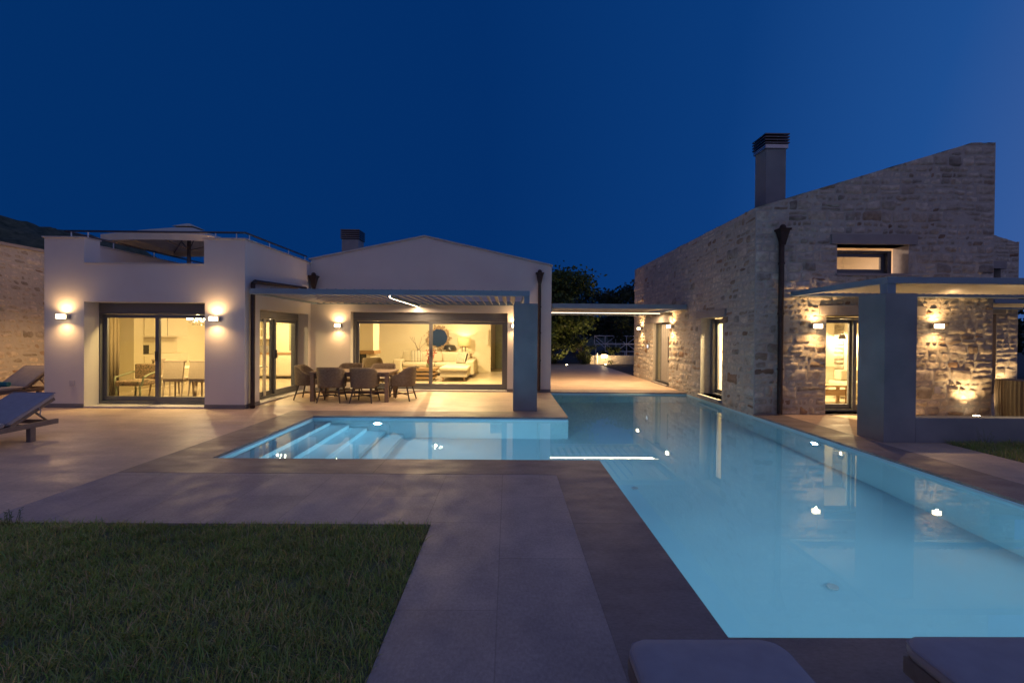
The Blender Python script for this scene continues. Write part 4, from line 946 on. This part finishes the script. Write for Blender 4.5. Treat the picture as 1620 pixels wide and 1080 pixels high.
t=thing('black_table_lamp','black metal lamp with domed shade behind the sofa','lamp',(-2.35,18.42,.78)); MB().lathe((-2.35,18.42,.93),[(.27,0),(.26,.1),(.19,.2),(0,.22)],24).build('lamp_shade',M['black'],t,smooth=True); MB().cyl((-2.35,18.42,.78),(-2.35,18.42,.95),.02,8).build('stem',M['black'],t)
t=thing('mirror','round mirror with a leafy garland frame on the living room wall','mirror',(-2.86,18.75,1.42)); MB().cyl((-2.86,18.70,1.42),(-2.86,18.76,1.42),.37,40).build('mirror_glass',M['mirror'],t)
rd=random.Random(3); b=MB()
for i in range(150):
    a=rd.uniform(0,6.283); r=.37+abs(rd.gauss(.05,.05)); b.sph((-2.86+r*math.cos(a),18.70-rd.uniform(0,.05),1.42+r*math.sin(a)),rd.uniform(.018,.04),4,(1,.5,1.3))
b.build('garland_frame',M['garland'],t)
t=thing('fireplace','plastered corner fireplace with oak mantel beam in the living room','fireplace',(-4.8,15.4,0))
MB().box(-5.26,-4.5,15.2,15.9,1.0,2.6).build('chimney_breast',M['cream'],t); MB().rbox(-5.27,-4.44,15.12,15.9,.88,.998,.008).build('mantel',M['wood'],t)
b=MB(); b.box(-5.26,-5.12,15.2,15.9,.01,.878); b.box(-4.72,-4.6,15.2,15.9,.01,.878); b.box(-5.12,-4.72,15.2,15.9,.01,.3); b.build('surround',M['cream'],t); MB().box(-5.12,-4.72,15.5,15.88,.3,.878).build('firebox',M['black'],t)
rc=copy_tree(ch); put(rc,-4.25,14.35,205,'tub armchair indoors by the fireplace'); rc['group']='tub armchairs in the living room'
tag(MB().rbox(-.88,-.80,18.60,18.76,1.15,1.75,.02).build('hanging_scarf',M['cream']),'pale textile hanging at the corridor corner of the living room','textile')
tag(MB().box(-.6,.35,21.1,21.18,.01,2.1).build('corridor_door',M['greenwood'],bevel=.01),'grey green door at the end of the living room corridor','door')
# stone house room
t=thing('bench','small wooden bench behind the glazed door of the stone house','bench',(7.9,11.0,0)); MB().rbox(7.15,8.02,10.55,10.95,.40,.44,.006).build('seat',M['wood'],t)
for x in (7.18,7.93):
    for y in (10.58,10.88): MB().box(x,x+.06,y,y+.05,.0,.40).build('leg',M['wood'],t)
MB().box(7.24,7.93,10.6,10.63,.2,.34).build('rail',M['wood'],t)
t=thing('armchair','cream upholstered armchair behind the glazed door of the stone house','chair',(8.75,11.6,0)); MB().rbox(8.42,9.1,11.25,11.9,.08,.45,.05,3).build('seat',M['sofa'],t); MB().rbox(8.6,9.1,11.7,11.95,.45,.72,.05,3).build('backrest',M['sofa'],t)
t=thing('swing_arm_lamp','lit brass swing arm lamp on the inner stone wall','lamp',(9.15,12.5,1.6)); MB().tube([(9.2,12.58,1.62),(9.12,12.35,1.62)],.012,6).build('arm',M['rail'],t); MB().lathe((9.10,12.32,1.52),[(.10,0),(.05,.12),(0,.13)],16).build('lamp_shade',M['rail'],t); MB().sph((9.10,12.32,1.53),.035,6).build('bulb',M['bulb'],t); lamp('reading_lamp','POINT',(9.10,12.32,1.47),66,(1,.72,.36),t,.02)

# ------------------------------------------------------------------ vegetation and background
def tree(label,base,h,rad,nl,sd,leaf=.13,tone=(.05,.075,.028),clumps=40,trunk=.13,low=.35,name='tree'):
    rd=np.random.default_rng(sd); base=np.array(base); t=thing(name,label,'tree' if name=='tree' else name,tuple(base),world=True); rr=random.Random(sd)
    cc=[]
    while len(cc)<clumps:
        p=rd.uniform(-1,1,3)
        if np.linalg.norm(p)<1 and np.linalg.norm(p)>.35: cc.append(p)
    cc=np.array(cc); C=np.array([base[0],base[1],base[2]+h*(low+(1-low)/2)]); sc_=np.array([rad,rad,h*(1-low)/2]); P=C+cc*sc_
    b=MB(); top=Vector(C)-Vector((0,0,sc_[2]*.4)); b.cyl(tuple(base-np.array([0,0,.1])),top,trunk,9,trunk*.6)
    for p in P[::2]:
        m_=top.lerp(Vector(p),.5)+Vector((rr.uniform(-.2,.2),rr.uniform(-.2,.2),.1)); b.cyl(top,m_,trunk*.4,6,trunk*.22); b.cyl(m_,Vector(p),trunk*.22,5,trunk*.06)
    b.build('trunk',M['twig'],t)
    k=rd.integers(0,clumps,nl); pos=P[k]+rd.normal(0,1,(nl,3))*np.array([rad*.13,rad*.13,h*.045])
    d=rd.normal(0,1,(nl,3)); d/=np.linalg.norm(d,axis=1)[:,None]; e=np.cross(d,rd.normal(0,1,(nl,3))); e/=np.linalg.norm(e,axis=1)[:,None]; s=(leaf*rd.uniform(.5,1.2,nl))[:,None]
    Vv=np.stack([pos,pos+d*s*.5+e*s*.32,pos+d*s,pos+d*s*.5-e*s*.32],1).reshape(-1,3); F=(np.arange(nl)*4)[:,None]+np.arange(4)
    col=np.array(tone)*rd.uniform(.5,1.5,(nl,1))*(.7+.6*rd.random(clumps)[k])[:,None]
    np_mesh('crown',Vv,F,np.repeat(col,4,0),M['leaf'],t); return t
tree('broad leafy tree beyond the link pergola, lit from below',(2.1,26.5,-.05),5.7,3.0,16000,41,.24,(.085,.125,.035),56,.16,.18)
tree('dark tree behind the white truss',(9.5,36,-.05),5.5,3.2,6000,42,.3,(.03,.045,.02),44,.15,.15)
tree('slender young tree in front of the white truss',(7.0,28,-.05),3.4,.8,900,43,.16,(.05,.07,.03),16,.04,.4)
tree('dark tree behind the terrace at the right edge',(21.5,18,-.05),4.2,2.0,4500,44,.22,(.03,.045,.02),36,.1,.1)
tree('dark tree behind the entrance court wall',(5.8,40,-.05),6.5,4.0,6000,49,.32,(.028,.04,.02),46,.16,.1)
tree('dark rounded tree far beyond the pergola',(14,46,-.05),6.5,4.5,6000,50,.34,(.028,.04,.02),46,.16,.1)
for i,(x,y,h,r_,lab) in enumerate(((2.4,24.7,1.2,.7,'low bush lit by the first ground uplight'),(4.0,25.0,1.5,.8,'rounded bush between the two ground uplights'),(5.9,25.9,1.0,.6,'low bush behind the glowing lantern'),(1.7,25.3,1.7,.9,'dense bush at the villa end of the court edge'))):
    tree(lab,(x,y,-.05),h,r_,1500,60+i,.13,(.05,.07,.025),20,.02,.05,name='bush')
g=thing('garden_wall','low rubble garden wall at the end of the entrance court','wall',(6,25.6,0)); MB().box(4.6,9.5,25.5,25.9,-.06,.46).build('wall',M['mortar'],g); stone_facing('stone_facing',g,(4.6,25.5,0),(1,0,0),(0,-1,0),4.9,lambda u:.46,[],51,fine=.1)
tag(MB().cyl((4.95,25.2,-.05),(4.95,25.2,.55),.035,10).sph((4.95,25.2,.56),.04,6).build('garden_bollard',M['whitesteel']),'thin pale post standing in front of the low garden wall','bollard')
t=thing('truss_frame','white steel truss frame on thin posts behind the garden wall','frame structure',(8,29,0))
def truss(y,z0,z1,x0,x1,n):
    b=MB(); r=.028; b.cyl((x0,y,z0),(x1,y,z0),r,6).cyl((x0,y,z1),(x1,y,z1),r,6)
    for i in range(n+1):
        x=x0+(x1-x0)*i/n; b.cyl((x,y,z0),(x,y,z1),r*.8,6)
        if i<n:
            x2=x0+(x1-x0)*(i+1)/n; b.cyl((x,y,z0 if i%2 else z1),(x2,y,z1 if i%2 else z0),r*.8,6)
    return b.build('truss',M['whitesteel'],t)
truss(29.0,1.02,1.55,5.5,9.6,6); truss(27.6,.62,1.08,5.9,9.8,6)
b=MB()
for x in (5.6,9.5): b.cyl((x,29,1.3),(x+.25,27.6,.85),.02,6)
b.build('brace',M['whitesteel'],t)
for x in (7.1,7.2): MB().cyl((x,27.6,-.05),(x,27.6,.62),.024,6).build('post',M['whitesteel'],t)
for x in (5.6,9.5): MB().cyl((x,29,-.05),(x,29,1.02),.024,6).build('post',M['whitesteel'],t)
def weed(label,x,y,n,hh,sd):
    r=random.Random(sd); t=thing('weed',label,'weed',(x,y,-.02),'weeds at the lawn edges'); b=MB(); lf=MB()
    for i in range(n):
        a=r.uniform(0,6.28); p=Vector((x+r.uniform(-.05,.05),y+r.uniform(-.04,.04),-.02)); d=Vector((math.cos(a)*r.uniform(.1,.5),math.sin(a)*r.uniform(.1,.4),1)); q=p+d*hh*r.uniform(.6,1.1); b.cyl(p,q,.002,4,.001)
        for k in range(5):
            c=p.lerp(q,.3+.17*k); a2=r.uniform(0,6.28); u=Vector((math.cos(a2),math.sin(a2),.4))*r.uniform(.015,.035); w_=Vector((-math.sin(a2),math.cos(a2),0))*.006; lf.quad(c,c+u*.5+w_,c+u,c+u*.5-w_)
    m_=mat('weed_green',(.16,.2,.07),.7); b.build('stem',m_,t); lf.build('leaf',m_,t,norm=False)
weed('leafy weed clump at the far left lawn edge by the paving',-3.98,3.66,12,.14,1)
weed('tall weed in the small lawn at the foot of the low wall',7.0,6.6,9,.26,3)
weed('bushy weed beside the low wall farther from the pillar',8.3,6.55,12,.2,4)
# hills
def hill(name,pts_y,x0,x1,depth,hf,m,nx=140,ny=34):
    vs=[];F=[]
    for j in range(ny):
        for i in range(nx):
            x=x0+(x1-x0)*i/(nx-1); y=pts_y+depth*j/(ny-1); f=math.sin(math.pi*.5*min(1,j/(ny*.55))); z=hf(x)*f+ (mnoise.noise((x*.12,y*.12,0))*1.6+mnoise.noise((x*.45,y*.45,4))*.9+mnoise.noise((x*1.3,y*1.3,7))*.4)*f-.1
            vs.append((x,y,z))
    for j in range(ny-1):
        for i in range(nx-1): q=j*nx+i; F.append((q,q+1,q+nx+1,q+nx))
    o=np_mesh(name,np.array(vs),np.array(F),np.full((len(vs),3),.03),m); o['kind']='structure'
hill('hill',48,-130,-38,40,lambda x:max(0,19*min(1,max(0,(-x-38)/38))),M['hill'])
hill('distant_hill',70,-40,150,60,lambda x:3.5+2*math.sin(x*.07),M['hill'],120,20)
sc.render.film_transparent=False
